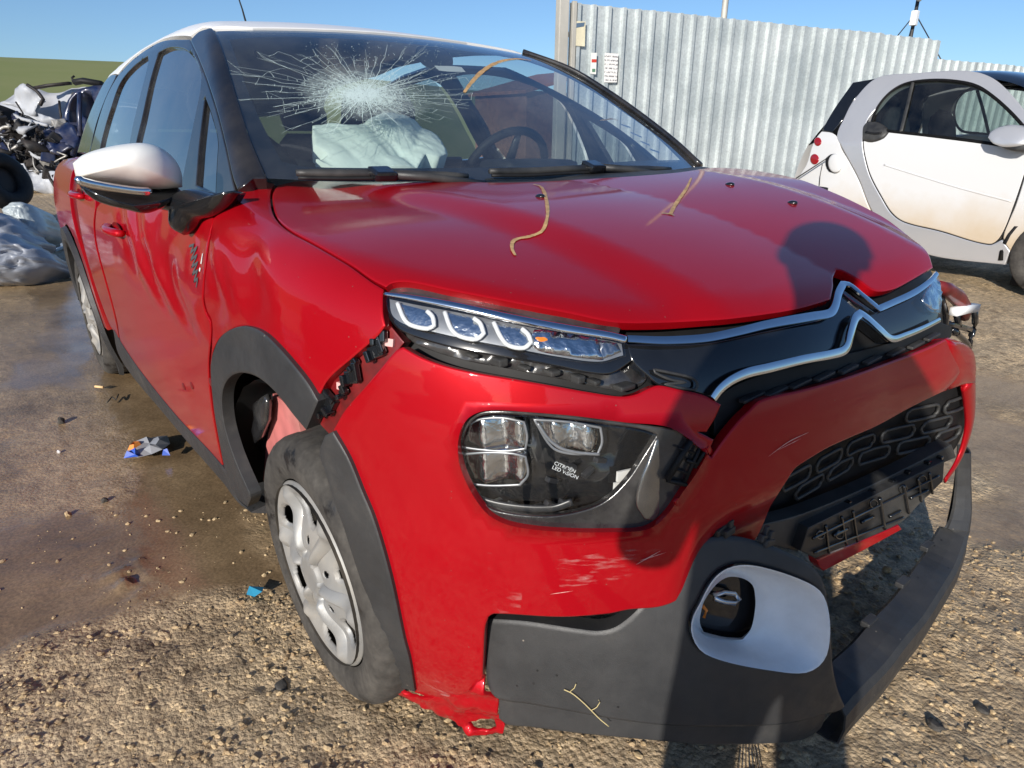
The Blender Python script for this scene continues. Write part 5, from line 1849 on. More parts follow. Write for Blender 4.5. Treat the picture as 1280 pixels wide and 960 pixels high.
for i in range(7):
    a_, b_ = at_z([(926 + i * 3.2, 934), (920 + i * 6, 990)], .01)
    tube('grate_bar', [a_, b_], .0012, M['satin'], g_, seg=4)

# ================================================================== field and far ground
fm = simple('winter_crop_field', (.20, .23, .075), .9, 0, .2, 0, .35, .05, .4, 2, col2=(.24, .25, .10))
V, Fc = [], []
na, nr = 90, 24
for i in range(na):
    t = math.radians(60 + 200 * i / (na - 1))
    for j in range(nr):
        r = 28 * (520 / 28)**(j / (nr - 1))
        azd = math.degrees(t)
        k = 4.55 + .25 * math.sin(t * 5) - 1.6 * float(sst(np.array((166 - azd) / 40)))
        prof = math.tan(math.radians(k)) * 150
        h = prof * float(sst(np.array((r - 26) / 130))) - (0 if r < 170 else 0)
        V.append((1.2 + r * math.cos(t), -1.2 + r * math.sin(t), h * 1.0 + (.02 if r > 30 else -.3) + (1.05 if r > 140 else 0) * 0))
for i in range(na - 1):
    for j in range(nr - 1):
        Fc.append((i * nr + j, i * nr + j + 1, (i + 1) * nr + j + 1, (i + 1) * nr + j))
o = mesh_obj('field', V, [tuple(reversed(f)) for f in Fc], fm, None)
o['kind'] = 'structure'

# ================================================================== corrugated fence
zinc, nt, bs = new_mat('galvanised_sheet')
bs.inputs['Metallic'].default_value = .35
bs.inputs['Roughness'].default_value = .46
n1 = noise(nt, 1.6, 6, .6)
n2 = noise(nt, 38, 3, .6)
r1 = ramp(nt, n1.outputs[0], [(.3, (.42, .465, .475)), (.55, (.54, .585, .59)), (.75, (.63, .67, .67))])
r2 = ramp(nt, n2.outputs[0], [(.3, (.82,) * 3), (.7, (1.08,) * 3)])
nt.links.new(mixc(nt, 1., r1.outputs[0], r2.outputs[0], 'MULTIPLY'), bs.inputs['Base Color'])
rr_ = ramp(nt, n1.outputs[0], [(.3, (.38,) * 3), (.7, (.58,) * 3)])
nt.links.new(rr_.outputs[0], bs.inputs['Roughness'])
postm = simple('weathered_steel_post', (.52, .50, .45), .6, .2, .4, 0, .2, 3)
FA, FB_ = np.array([-4.98, 4.41]), np.array([-3.40, 10.46])
fd = (FB_ - FA) / np.linalg.norm(FB_ - FA)
fnrm = np.array([fd[1], -fd[0]])
FEN = thing('corrugated_fence', 'tall galvanised corrugated metal fence behind both cars', 'fence', (*FA, 0))
PITCH = .198
SECT = [(0, 0), (.34, 0), (.42, .042), (.62, .042), (.70, 0)]


def sheet(s0, n, top, parent, A=FA, d=fd, nn=fnrm, tilt=0., off=0., bottom=.02):
    prof = []
    for k in range(n):
        for (u, v) in SECT:
            prof.append((s0 + (k + u) * PITCH, v))
    prof.append((s0 + n * PITCH + .02, 0))
    V, Fc = [], []
    for (s, v) in prof:
        p = A + d * s + nn * (v + off)
        for z in np.linspace(bottom, top, 6):
            V.append((p[0], p[1], z + tilt * (s - s0)))
    m = 6
    for i in range(len(prof) - 1):
        for j in range(m - 1):
            Fc.append((i * m + j, (i + 1) * m + j, (i + 1) * m + j + 1, i * m + j + 1))
    o = mesh_obj('fence_sheet', V, Fc, zinc, parent, False)
    md = o.modifiers.new('t', 'SOLIDIFY')
    md.thickness = .002
    return o


s = .12
k = 0
LEN = np.linalg.norm(FB_ - FA)
while s < LEN - .1:
    n = min(5, int((LEN - s) / PITCH) + 1)
    sheet(s, n, 2.50 + random.uniform(-.012, .012), FEN, tilt=random.uniform(-.006, .004), off=.003 * (k % 2))
    s += n * PITCH
    k += 1
pp = FA + fd * .02 + fnrm * .02
box('fence_post', (*pp, 1.45), (.12, .10, 2.9), postm, FEN, rot=Matrix.Rotation(math.atan2(fd[1], fd[0]), 3, 'Z'), bev=.01)
pp2 = FA + fd * .16 + fnrm * .03
box('fence_post', (*pp2, 1.26), (.05, .05, 2.52), postm, FEN, rot=Matrix.Rotation(math.atan2(fd[1], fd[0]), 3, 'Z'), bev=.006)
for z in (.5, 1.4, 2.2):
    c = FA + fd * (LEN / 2) - fnrm * .05
    box('fence_rail', (*c, z), (LEN, .05, .05), postm, FEN, rot=Matrix.Rotation(math.atan2(fd[1], fd[0]), 3, 'Z'), bev=.004)
A2 = np.array([-3.45, 10.6])
d2 = np.array([.22, .975])
F2 = thing('low_corrugated_fence', 'lower far stretch of corrugated fence beyond the tall one', 'fence', (*A2, 0))
for i in range(6):
    sheet(i * 5 * PITCH, 5, 2.26 + random.uniform(-.01, .01), F2, A=A2, d=d2, nn=np.array([d2[1], -d2[0]]))
# paper notices stuck on the fence
printm, nt, bs = new_mat('printed_notice')
bs.inputs['Roughness'].default_value = .7
tcn = N_(nt, 'ShaderNodeTexCoord')
sp = N_(nt, 'ShaderNodeSeparateXYZ')
nt.links.new(tcn.outputs['Object'], sp.inputs[0])
wv = N_(nt, 'ShaderNodeMath', operation='MULTIPLY')
wv.inputs[1].default_value = 24
nt.links.new(sp.outputs['Z'], wv.inputs[0])
fr_ = N_(nt, 'ShaderNodeMath', operation='FRACT')
nt.links.new(wv.outputs[0], fr_.inputs[0])
gt = N_(nt, 'ShaderNodeMath', operation='GREATER_THAN')
gt.inputs[1].default_value = .62
nt.links.new(fr_.outputs[0], gt.inputs[0])
nn_ = noise(nt, 60, 2)
g2 = N_(nt, 'ShaderNodeMath', operation='GREATER_THAN')
g2.inputs[1].default_value = .47
nt.links.new(nn_.outputs[0], g2.inputs[0])
mu = N_(nt, 'ShaderNodeMath', operation='MULTIPLY')
nt.links.new(gt.outputs[0], mu.inputs[0])
nt.links.new(g2.outputs[0], mu.inputs[1])
nt.links.new(mixc(nt, mu.outputs[0], (.74, .73, .71), (.22, .21, .22)), bs.inputs['Base Color'])
cream = simple('faded_cream_card', (.72, .66, .48), .7, 0, .3, 0, .2, 8)
fpl = plane((fnrm[0], fnrm[1], 0), fnrm @ FA + .052)


def notice(px4, mat, label, extra=None):
    P = cast(px4, fpl, .5, 20, 2000)
    N = np.array([fnrm[0], fnrm[1], 0])
    V = list(P) + list(P - N * .003)
    o = mesh_obj('paper_notice', V, [(3, 2, 1, 0), (4, 5, 6, 7), (0, 1, 5, 4), (1, 2, 6, 5), (2, 3, 7, 6), (3, 0, 4, 7)], mat, None, False)
    tag(o, label, 'notice')
    if extra:
        for q, m in extra:
            PQ = cast(q, fpl, .5, 20, 2000) + N * .002
            mesh_obj('printed_patch', list(PQ), [tuple(reversed(range(len(q))))], m, o, False)
    return o


notice([(718, 26), (732, 27), (731, 58), (718, 57)], cream, 'cream card notice high on the fence next to the post', [([(720, 29), (731, 28), (730, 33), (719, 35)], M['satin'])])
notice([(739, 66), (746, 66), (745, 93), (738, 92)], M['paperw'], 'narrow white notice with a red square on the fence', [([(739.5, 74), (745.5, 74), (745.5, 78), (739.5, 78)], simple('red_print', (.55, .05, .03), .6)), ([(740, 86), (744, 86), (744, 90), (740, 90)], simple('green_print', (.10, .22, .14), .6))])
notice([(756, 66), (773, 67), (771, 103), (755, 103)], printm, 'white printed sheet with lines of small text on the fence')
notice([(736, 103), (748, 103), (748, 114), (736, 110)], M['paperw'], 'blank white paper low on the fence just above the windscreen')
# pole and antenna mast behind the fence
pz = at_z([(905, 20)], 3.2)[0]
tag(tube('utility_pole', [(pz[0], pz[1], 0), (pz[0], pz[1], 6.5)], .055, postm, None, seg=10), 'pale pole rising behind the middle of the fence', 'pole')
mz = at_z([(1139, 44)], 3.2)[0]
MS = thing('antenna_mast', 'thin antenna mast with white dish above the fence', 'antenna', (mz[0], mz[1], 0))
tube('mast_tube', [(mz[0], mz[1], 0), (mz[0], mz[1], 5.0)], .035, M['plastic'], MS, seg=8)
for a_ in (0, 2.1, 4.2):
    tube('mast_stay', [(mz[0], mz[1], 3.6), (mz[0] + .9 * math.cos(a_), mz[1] + .9 * math.sin(a_), 2.4)], .012, M['plastic'], MS, seg=5)
dz = at_z([(1134, 3)], 3.95)[0]
dome('antenna_dish', [(mz[0] + .10, mz[1] - .18 + .19 * math.cos(t), 3.98 + .19 * math.sin(t)) for t in np.linspace(0, 2 * math.pi, 24, endpoint=False)], (.9, -.4, 0), .08, M['fog_white'], MS, back=.05)
box('antenna_box', (mz[0] + .05, mz[1] - .12, 3.50), (.12, .14, .28), M['fog_white'], MS, bev=.02)
# brown roof of a shed just left of the fence
rz = at_z([(680, 78)], 2.2)[0]
RB = thing('brown_shed', 'small brown roofed shed peeking out left of the fence post', 'shed', (-9.8, 8.1, 0))
c = np.array([-9.8, 8.1])
box('shed_wall', (*c, .95), (1.6, 1.6, 1.9), simple('brown_boards', (.20, .10, .06), .8, var=.4), RB, bev=.02)
V = [(c[0] - .9, c[1] - .9, 1.9), (c[0] + .9, c[1] - .9, 1.9), (c[0] + .9, c[1] + .9, 2.35), (c[0] - .9, c[1] + .9, 2.35)]
mesh_obj('shed_roof', V + [(a_, b_, z - .06) for a_, b_, z in V], [(0, 1, 2, 3), (7, 6, 5, 4), (0, 4, 5, 1), (1, 5, 6, 2), (2, 6, 7, 3), (3, 7, 4, 0)], simple('rust_brown_roof', (.26, .11, .05), .8, var=.4), RB, False)

# ================================================================== white and silver microcar
SO = np.array([-.041, 4.582, .085])
sy_ = math.radians(-7.57)
SX, SY = np.array([math.cos(sy_), math.sin(sy_), 0]), np.array([-math.sin(sy_), math.cos(sy_), 0])


def smart_pt(X, Y, Z):
    return SO + SX * X + SY * Y + np.array([0, 0, 1.]) * Z


def tumble(z):
    return .03 * ((z - .62) / .5)**2 + .36 * np.clip(z - 1.02, 0, 1)


def smart_side(p):
    d = p - SO
    yl = d @ SY
    X = d @ SX
    return tumble(d[..., 2]) + .05 * np.clip((-1.7 - X) / .5, 0, 1.6)**2 + .06 * np.clip((X + .1) / .5, 0, 1.5)**2 - yl


SM = thing('white_microcar', 'white and silver two-seat microcar parked in front of the fence', 'car', tuple(smart_pt(-.9, .75, 0)))
m_sw, nt, bs = new_mat('dusty_white_paint')
bs.inputs['Roughness'].default_value = .35
bs.inputs['Coat Weight'].default_value = .4
bs.inputs['Coat Roughness'].default_value = .1
g = N_(nt, 'ShaderNodeNewGeometry')
sx = N_(nt, 'ShaderNodeSeparateXYZ')
nt.links.new(g.outputs['Position'], sx.inputs[0])
dn = noise(nt, 5, 6, .6)
ad = N_(nt, 'ShaderNodeMath', operation='MULTIPLY_ADD')
nt.links.new(dn.outputs[0], ad.inputs[0])
ad.inputs[1].default_value = .30
nt.links.new(sx.outputs['Z'], ad.inputs[2])
dr = ramp(nt, ad.outputs[0], [(.40, (.46, .35, .22)), (.60, (.54, .45, .34)), (.92, (.64, .64, .64))])
nt.links.new(dr.outputs[0], bs.inputs['Base Color'])
M['sm_white'] = m_sw
M['sm_silver'] = simple('silver_paint', (.56, .565, .585), .3, .45, .5, .6, .04, 8, dust=.15, dustcol=(.5, .42, .32), dscale=2)
M['sm_glass'] = glass_mat('dark_car_glass', (.58, .66, .64), 1.0, .04)
M['tail_red'] = simple('tail_lamp_red', (.28, .008, .012), .15, 0, .5, .8)
SN = tuple(-SY + np.array([0, 0, .12]))


def sm_mirror_obj(o):
    """same part on the far side, mirrored across the car's middle plane"""
    me = o.data.copy()
    mid = SO + SY * .75
    for v in me.vertices:
        c = np.array(v.co)
        v.co = c - 2 * ((c - mid) @ SY) * SY
    me.flip_normals()
    q = bpy.data.objects.new(o.name, me)
    return link(q, o.parent)


win = [(1091, 152), (1093, 143), (1099, 131), (1111, 117), (1126, 107), (1143, 102), (1174, 100), (1205, 103), (1224, 109), (1243, 122), (1261, 138), (1276, 154), (1290, 172), (1290, 188), (1236, 179), (1174, 171), (1112, 164), (1094, 161)]
silver = [(1096, 97), (1146, 91), (1192, 88), (1222, 90), (1245, 100), (1268, 122), (1290, 150), (1310, 178), (1300, 182), (1276, 154), (1261, 138), (1243, 122), (1224, 109), (1205, 103), (1174, 100), (1143, 102), (1126, 107), (1111, 117), (1097, 133), (1085, 148), (1079, 165), (1078, 182), (1081, 200),
          (1087, 220), (1100, 245), (1114, 267), (1130, 278), (1174, 289), (1236, 306), (1252, 300), (1262, 314), (1256, 331), (1171, 321), (1130, 306), (1105, 288), (1086, 256), (1074, 225), (1061, 200), (1052, 184), (1046, 169), (1055, 147), (1067, 125)]
so = panel('safety_cell', shifted(smart_side, -.004), silver, SN, M['sm_silver'], SM, h=.05, flange=.05, edge=.01, corner=50)
sm_mirror_obj(so)
door = [(1080, 166), (1112, 165), (1174, 172), (1236, 180), (1290, 189), (1284, 205), (1268, 255), (1250, 296), (1236, 305), (1174, 288), (1130, 277), (1115, 266), (1101, 244), (1088, 219), (1082, 199), (1079, 182)]
dd = panel('door', smart_side, door, SN, M['sm_white'], SM, h=.04, flange=.04, edge=.008, corner=50)
sm_mirror_obj(dd)
fe = [(1286, 205), (1270, 255), (1254, 297), (1263, 314), (1268, 304), (1280, 291), (1300, 284), (1330, 284), (1360, 300), (1400, 300), (1410, 230), (1370, 195), (1320, 185), (1292, 188)]
ff_ = panel('front_wing', smart_side, fe, SN, M['sm_white'], SM, h=.05, flange=.05, edge=.008, corner=50)
sm_mirror_obj(ff_)
rq = [(1027, 164), (1040, 166), (1047, 172), (1051, 186), (1060, 201), (1073, 226), (1085, 257), (1100, 290), (1088, 300), (1070, 275), (1045, 260), (1020, 268), (1004, 290), (992, 280), (990, 250), (998, 222), (1008, 205), (1014, 185), (1020, 172)]
rr2 = panel('rear_wing', smart_side, rq, SN, M['sm_white'], SM, h=.04, flange=.05, edge=.01, corner=50)
sm_mirror_obj(rr2)
rg = [(1066, 103), (1095, 98), (1066, 126), (1054, 148), (1040, 165), (1027, 163), (1042, 137)]
r3 = panel('rear_side_glass', smart_side, rg, SN, M['gloss_black'], SM, h=.05, flange=.05, edge=.006, corner=25)
sm_mirror_obj(r3)
w1 = panel('side_window', shifted(smart_side, .012), win, SN, M['sm_glass'], SM, h=.06, flange=0, edge=0)
w2 = sm_mirror_obj(w1)
sm_mirror_obj(ribbon_on(smart_side, win, .012, 'window_seal', M['rubber'], SM, off=0, closed=True, thick=.6))
ribbon_on(smart_side, win, .012, 'window_seal', M['rubber'], SM, off=0, closed=True, thick=.6)
ribbon_on(smart_side, [(1141, 103), (1134, 133), (1126, 165)], .014, 'window_post', M['plastic'], SM, off=0, thick=.5)
sm_mirror_obj(bpy.data.objects['window_post'])
ribbon_on(smart_side, [(1085, 150), (1079, 166), (1079, 183), (1082, 200), (1088, 220), (1101, 245), (1115, 267), (1131, 278), (1174, 289), (1236, 306), (1251, 296), (1268, 256), (1285, 205)], .005, 'door_gap', M['rubber'], SM, off=-.002, thick=.6)
ribbon_on(smart_side, [(1105, 206), (1150, 220), (1200, 235), (1264, 252)], .006, 'door_crease', M['sm_white'], dd, off=.001, thick=.6)
ho = cast(spline([(1078, 176), (1079, 158), (1086, 152), (1098, 153), (1109, 160), (1111, 166), (1105, 173), (1090, 178)], True, 4), smart_side)
hd = dome('door_handle', ho, SN, .03, M['plastic'], dd, back=.01)
ribbon_on(smart_side, [(1084, 167), (1095, 169), (1104, 168)], .009, 'handle_slot', M['dark'], hd, off=.032, thick=.4)
mo2 = cast(spline([(1237, 172), (1240, 165), (1252, 158), (1268, 156), (1280, 160), (1284, 170), (1278, 180), (1262, 184), (1245, 181)], True, 4), shifted(smart_side, -.13))
mi = dome('door_mirror', mo2, tuple(-SY * .3 - SX * .6), .05, M['sm_silver'], SM, back=.07)
mo3 = cast(spline([(1238, 176), (1250, 181), (1268, 183), (1282, 176), (1290, 182), (1280, 190), (1258, 187)], True, 4), shifted(smart_side, -.10))
dome('mirror_foot', mo3, tuple(-SY), .03, M['plastic'], mi, back=.08)
for c_, r_ in (((1022, 177), 4.8), ((1018, 199), 5.8)):
    o3 = cast([(c_[0] + r_ * .95 * math.cos(t), c_[1] + r_ * 1.15 * math.sin(t)) for t in np.linspace(0, 2 * math.pi, 18, endpoint=False)], shifted(smart_side, -.004))
    dome('tail_lamp', o3, SN, .008, M['tail_red'], SM, back=.03)
fl = cast([(1044 + 9 * math.cos(t), 204 + 12 * math.sin(t)) for t in np.linspace(0, 2 * math.pi, 20, endpoint=False)], shifted(smart_side, -.02))
ff2 = dome('fuel_flap', fl, SN, .012, M['sm_white'], SM, back=.015)
ho2 = cast(spline([(1032, 198), (1038, 193), (1043, 192), (1038, 204), (1043, 216), (1036, 214), (1032, 206)], True, 3), shifted(smart_side, -.012))
dome('filler_opening', ho2, SN, .006, M['dark'], ff2, back=.01)
tube('loose_strap', cast([(995, 223), (1012, 212), (1032, 199)], shifted(smart_side, -.05)), .006, M['plastic'], ff2, seg=6)
tube('loose_strap', cast([(1028, 205), (1025, 220), (1024, 232)], shifted(smart_side, -.02)), .004, M['plastic'], ff2, seg=6)
box('side_lamp', smart_pt(.10, -.005, .69), (.09, .02, .05), M['lamp_grey'], SM, rot=Matrix.Rotation(sy_, 3, 'Z'), bev=.01)
# roof, screens, nose and tail as lofted strips across the width
prof = [(-2.20, .30), (-2.24, .55), (-2.21, .80), (-2.13, 1.02), (-2.03, 1.22), (-1.88, 1.42), (-1.55, 1.515), (-1.2, 1.535), (-.85, 1.515), (-.55, 1.43), (-.20, 1.22), (.06, 1.02), (.28, .90), (.43, .74), (.50, .52), (.47, .25)]
names = ['tail_panel'] * 3 + ['tail_window'] * 2 + ['roof_panel'] * 4 + ['front_screen'] * 2 + ['nose_panel'] * 4
groups = {}
PS = spline([(a_, b_) for a_, b_ in prof], False, .05)


def seg_of(i):
    X, Z = PS[i]
    if X < -1.85:
        return 'tail_window' if Z > 1.0 else 'tail_panel'
    if X < -.58:
        return 'roof_panel'
    return 'front_screen' if Z > 1.0 else 'nose_panel'


for i in range(len(PS) - 1):
    groups.setdefault(seg_of(i), []).append(i)
sm_m = {'tail_window': M['gloss_black'], 'tail_panel': M['sm_white'], 'roof_panel': M['gloss_black'], 'front_screen': M['sm_glass'], 'nose_panel': M['sm_white']}
for nm, idx in groups.items():
    V, Fc = [], []
    idx = idx + [idx[-1] + 1]
    ny2 = 13
    for i in idx:
        X, Z = PS[i]
        tb = float(tumble(np.array(Z))) + .05 * min(max((-1.7 - X) / .5, 0), 1.6)**2 + .06 * min(max((X + .1) / .5, 0), 1.5)**2 + .012
        for j in range(ny2):
            u = -1 + 2 * j / (ny2 - 1)
            yy = .75 + u * (.75 - tb)
            crown = .03 * (1 - u * u) - .035 * abs(u)**6
            V.append(smart_pt(X, yy, Z + (crown if nm in ('roof_panel', 'front_screen', 'tail_window') else -.02 * abs(u)**4)))
    for i in range(len(idx) - 1):
        for j in range(ny2 - 1):
            Fc.append((i * ny2 + j, i * ny2 + j + 1, (i + 1) * ny2 + j + 1, (i + 1) * ny2 + j))
    mesh_obj(nm, V, Fc, sm_m[nm], SM)
R3 = Matrix.Rotation(sy_, 3, 'Z')
box('floor_pan', smart_pt(-.9, .75, .26), (2.3, 1.3, .08), M['dark'], SM, rot=R3, bev=.02)
box('load_box', smart_pt(-1.85, .75, .62), (.55, 1.2, .70), M['cabin'], SM, rot=R3, bev=.03)
box('dash_panel', smart_pt(-.05, .75, .85), (.40, 1.2, .30), M['cabin'], SM, rot=R3, bev=.05)
for yy in (.38, 1.12):
    bo = [smart_pt(-1.36 - .20 * t, yy + w_, .50 + .80 * t) for t, w_ in [(0, -.20), (.3, -.24), (.55, -.23), (.72, -.14), (.9, -.13), (1, -.08), (1, .08), (.9, .13), (.72, .14), (.55, .23), (.3, .24), (0, .20)]]
    s_ = dome('bucket_seat', spline(bo, True, .05), tuple(SX + np.array([0, 0, .2])), .07, M['seat'], SM, back=.08, power=.4)
    cu_ = [smart_pt(-1.36 + u_, yy + w_, .48) for u_, w_ in [(0, -.22), (.25, -.24), (.48, -.22), (.52, 0), (.48, .22), (.25, .24), (0, .22)]]
    dome('seat_cushion', spline(cu_, True, .05), (0, 0, 1), .07, M['seat'], s_, back=.18, power=.4)
for (X, yy) in ((0, .10), (-1.867, .10), (0, 1.40), (-1.867, 1.40)):
    C_ = smart_pt(X, yy - .10 if yy < .7 else yy + .10, .29)
    V, Fc = [], []
    sg = -1 if yy < .7 else 1
    nv = 40
    pr = [(.19, .0), (.215, .012), (.27, .010), (.288, -.02), (.288, -.14), (.27, -.165), (.19, -.16)]
    for i in range(nv):
        t = 2 * math.pi * i / nv
        for r_, d_ in pr:
            V.append(C_ + SX * r_ * math.cos(t) + np.array([0, 0, 1.]) * r_ * math.sin(t) + SY * sg * d_)
    for i in range(nv):
        for j in range(len(pr) - 1):
            Fc.append((i * 7 + j, ((i + 1) % nv) * 7 + j, ((i + 1) % nv) * 7 + j + 1, i * 7 + j + 1))
    tw_ = mesh_obj('wheel', V, Fc, M['tyre'], SM)
    rim = [C_ + SX * .19 * math.cos(t) + np.array([0, 0, .19]) * math.sin(t) - SY * 0 for t in np.linspace(0, 2 * math.pi, 30, endpoint=False)]
    dome('wheel_rim', rim, tuple(SY * sg), .012, M['sm_silver'], tw_, back=.04)
    # dark arch round the tyre
    al = [C_ + SX * .34 * math.cos(t) + np.array([0, 0, .34]) * math.sin(t) + SY * sg * (-.02) for t in np.linspace(-.2, math.pi + .2, 20)]
    tube('wheel_arch', al, .02, M['rubber'], SM, seg=6)
    box('arch_liner', C_ + SY * sg * -.18 + np.array([0, 0, .05]), (.60, .03, .62), M['dark'], SM, rot=R3, bev=.01)


# ================================================================== scrap heap on the left
def deep(px, D):
    return CAM + rays(px) * D


def crumple(name, px, D, mat, parent=None, amp=.12, thick=.25, freq=3., seed=0, n=0, h=.06):
    """bent sheet or bag: traced outline at distance D, crumpled in depth, with real thickness"""
    B = deep(spline(px, True, 4), D)
    ax = -FF

    def flat(p):
        return (p - B[0]) @ ax
    return panel(name, flat, None, ax, mat, parent, h=h, flange=thick, edge=0, raw3=B, T=1.5,
                 disp=lambda P: (fbm((P @ RR) * freq + seed, (P @ UU) * freq, 4, seed) - .5) * amp * 2)


M['wreck_blue'] = simple('dark_blue_wreck_paint', (.008, .018, .065), .3, .1, .5, .5, .3, 4, dust=.2)
M['wreck_white'] = simple('dirty_white_panel', (.42, .44, .48), .5, 0, .4, .2, .2, 3, dust=.35, dustcol=(.3, .27, .23), dscale=2)
M['wreck_black'] = simple('burnt_black', (.016, .016, .018), .5, .1, .4, 0, .4, 6, .5, 30, dust=.35, dustcol=(.10, .07, .05), dscale=3)
M['alu'] = simple('dirty_cast_metal', (.42, .40, .37), .5, .4, .4, 0, .5, 14, .5, 40)
M['bag'] = simple('cloudy_plastic_sheet', (.34, .37, .43), .28, 0, .5, 0, .35, 4, .6, 22, dust=.3, dustcol=(.3, .27, .24), dscale=3)
M['bag2'] = simple('pale_film', (.50, .56, .58), .3, 0, .5, 0, .3, 4, .5, 20)
WV = thing('white_wrecked_van', 'crushed white van body in the scrap heap on the left', 'wreck', tuple(deep([(45, 235)], 13)[0] * [1, 1, 0]))
crumple('crumpled_side', [(-60, 125), (0, 122), (22, 108), (35, 106), (60, 112), (110, 108), (135, 112), (135, 252), (75, 252), (20, 250), (-60, 250)], 15.0, M['wreck_white'], WV, .35, 1.6, 1.1, 3, h=.12)
crumple('bent_hood', [(0, 128), (12, 118), (22, 108), (32, 106), (44, 114), (52, 124), (46, 130), (40, 142), (30, 140), (18, 132)], 14.3, M['wreck_white'], WV, .25, .10, 2.2, 9, h=.08)
crumple('dented_panel', [(28, 152), (50, 152), (72, 158), (72, 178), (50, 180), (34, 168)], 14.2, M['wreck_white'], WV, .3, .15, 2.4, 5, h=.08)
tube('door_seal', deep(spline([(34, 106), (46, 114), (54, 124), (50, 132)], False, 3), 14.1), .036, M['wreck_black'], WV, seg=6)
tube('roof_bar', deep([(44, 110), (60, 107), (88, 104)], 14.7), .085, M['wreck_black'], WV, seg=4, flat=.5)
tube('roof_bar', deep([(93, 103), (104, 101), (127, 105)], 14.7), .11, M['rubber'], WV, seg=6, flat=.6)
tube('roof_bar', deep([(92, 104), (90, 97), (93, 95)], 14.7), .024, M['wreck_black'], WV, seg=6)
tube('bent_rod', deep([(74, 126), (75, 138), (77, 150)], 14.1), .024, M['wreck_black'], WV, seg=6)
BW = thing('blue_wrecked_car', 'dark blue wrecked car without glass in the scrap heap beside the red car', 'wreck', tuple(deep([(105, 240)], 11)[0] * [1, 1, 0]))
shell = [(70, 158), (78, 140), (86, 126), (98, 114), (112, 109), (135, 108), (150, 112), (150, 262), (110, 262), (92, 255), (80, 215), (76, 188), (70, 175)]
hole1 = [(84, 152), (86, 136), (92, 124), (99, 117), (98, 140), (97, 152)]
hole2 = [(102, 145), (103, 124), (107, 115), (113, 115), (119, 128), (121, 140), (116, 150)]
Bq = deep(spline(shell, True, 3), 13.0)
fl_ = lambda p: (p - Bq[0]) @ (-FF)
ax_ = -FF


def flat_panel(name, px, D, mat, parent, holes=(), thick=.3, h=.08, disp=None):
    B0 = CAM + FF * D

    def fs(p):
        return (p - B0) @ (-FF)
    hs = [deep(spline(q, True, 3), D) for q in holes]
    return panel(name, fs, None, -FF, mat, parent, h=h, flange=thick, edge=0, raw3=deep(spline(px, True, 3), D), holes3=hs, T=1.5, disp=disp, step=3)


def flat_cast_fix():
    pass


flat_panel('body_side', shell, 13.0, M['wreck_blue'], BW, [hole1, hole2], 1.4, .07, lambda P: (fbm((P @ RR) * 1.6, (P @ UU) * 1.6, 3, 2) - .5) * .25)
flat_panel('dark_cabin', [(76, 150), (90, 116), (115, 110), (130, 130), (128, 160), (90, 165)], 13.9, M['wreck_black'], BW, (), .2, .15)
crumple('torn_wing', [(70, 160), (80, 150), (92, 158), (98, 180), (92, 196), (76, 186)], 12.8, M['wreck_blue'], BW, .25, .12, 2.5, 7, h=.07)
tube('door_pillar', deep([(100, 116), (99, 140), (100, 170)], 12.85), .042, M['wreck_blue'], BW, seg=6)
EN = thing('engine_scrap', 'tangle of black engine parts and pipes in front of the white wreck', 'scrap', tuple(deep([(30, 240)], 10.4)[0] * [1, 1, 0]))
crumple('engine_block', [(-40, 140), (0, 132), (20, 136), (32, 148), (28, 160), (50, 172), (68, 178), (72, 195), (60, 210), (20, 215), (-40, 215)], 13.6, M['wreck_black'], EN, .8, .7, 3.2, 4, h=.06)
rg_ = np.random.default_rng(5)
for i in range(70):
    c0 = np.array([rg_.uniform(-20, 82), rg_.uniform(150, 235)])
    pl = [c0]
    for k in range(4):
        pl.append(pl[-1] + rg_.normal(0, 1, 2) * [8, 6])
    tube('pipe', deep(spline(pl, False, 3), rg_.uniform(12.6, 13.2)), rg_.uniform(.010, .034), [M['wreck_black'], M['alu'], M['rubber'], M['wreck_black'], M['rubber'], M['wreck_white']][i % 6], EN, seg=6)
for i in range(60):
    c0 = (rg_.uniform(-20, 82), rg_.uniform(150, 238))
    P = deep([c0], rg_.uniform(12.6, 13.3))[0]
    R_ = Matrix.Rotation(rg_.uniform(0, 3), 3, 'X') @ Matrix.Rotation(rg_.uniform(0, 3), 3, 'Y')
    box('engine_part', P, tuple(rg_.uniform(.06, .28, 3)), [M['wreck_black'], M['wreck_blue'], M['wreck_black'], M['alu']][i % 4], EN, rot=R_, bev=.02)
for i in range(26):
    c0 = np.array([rg_.uniform(-30, 74), rg_.uniform(138, 226)])
    k_ = rg_.integers(5, 8)
    an_ = np.sort(rg_.uniform(0, 6.28, k_))
    rd_ = rg_.uniform(6, 17, k_)
    poly = [tuple(c0 + [r_ * math.cos(q_) * 1.2, r_ * math.sin(q_) * .8]) for q_, r_ in zip(an_, rd_)]
    crumple('torn_sheet', poly, rg_.uniform(12.4, 13.4), [M['wreck_black'], M['wreck_black'], M['rubber'], M['wreck_white'], M['wreck_black'], M['wreck_blue']][i % 6], EN, .28, .05, 3.5, i, h=.07)
WB = thing('crushed_white_bumper', 'crushed white bumper lying at the foot of the scrap heap', 'bumper', tuple(deep([(60, 242)], 10.0)[0] * [1, 1, 0]))
crumple('bumper_skin', [(24, 212), (45, 214), (60, 216), (84, 214), (84, 236), (66, 237), (50, 240), (30, 230)], 12.5, M['wreck_white'], WB, .35, .12, 3.5, 12, h=.05)
for x_ in (60, 66, 72):
    tube('bumper_slot', deep([(x_, 219), (x_ + 9, 234)], 12.35), .026, M['wreck_black'], WB, seg=5)
TW = deep([(4, 226)], 6.3)[0]
th_ = np.linspace(0, 2 * math.pi, 36, endpoint=False)
V, Fc = [], []
axw = -FF * .25 + RR * .95 + UU * .2
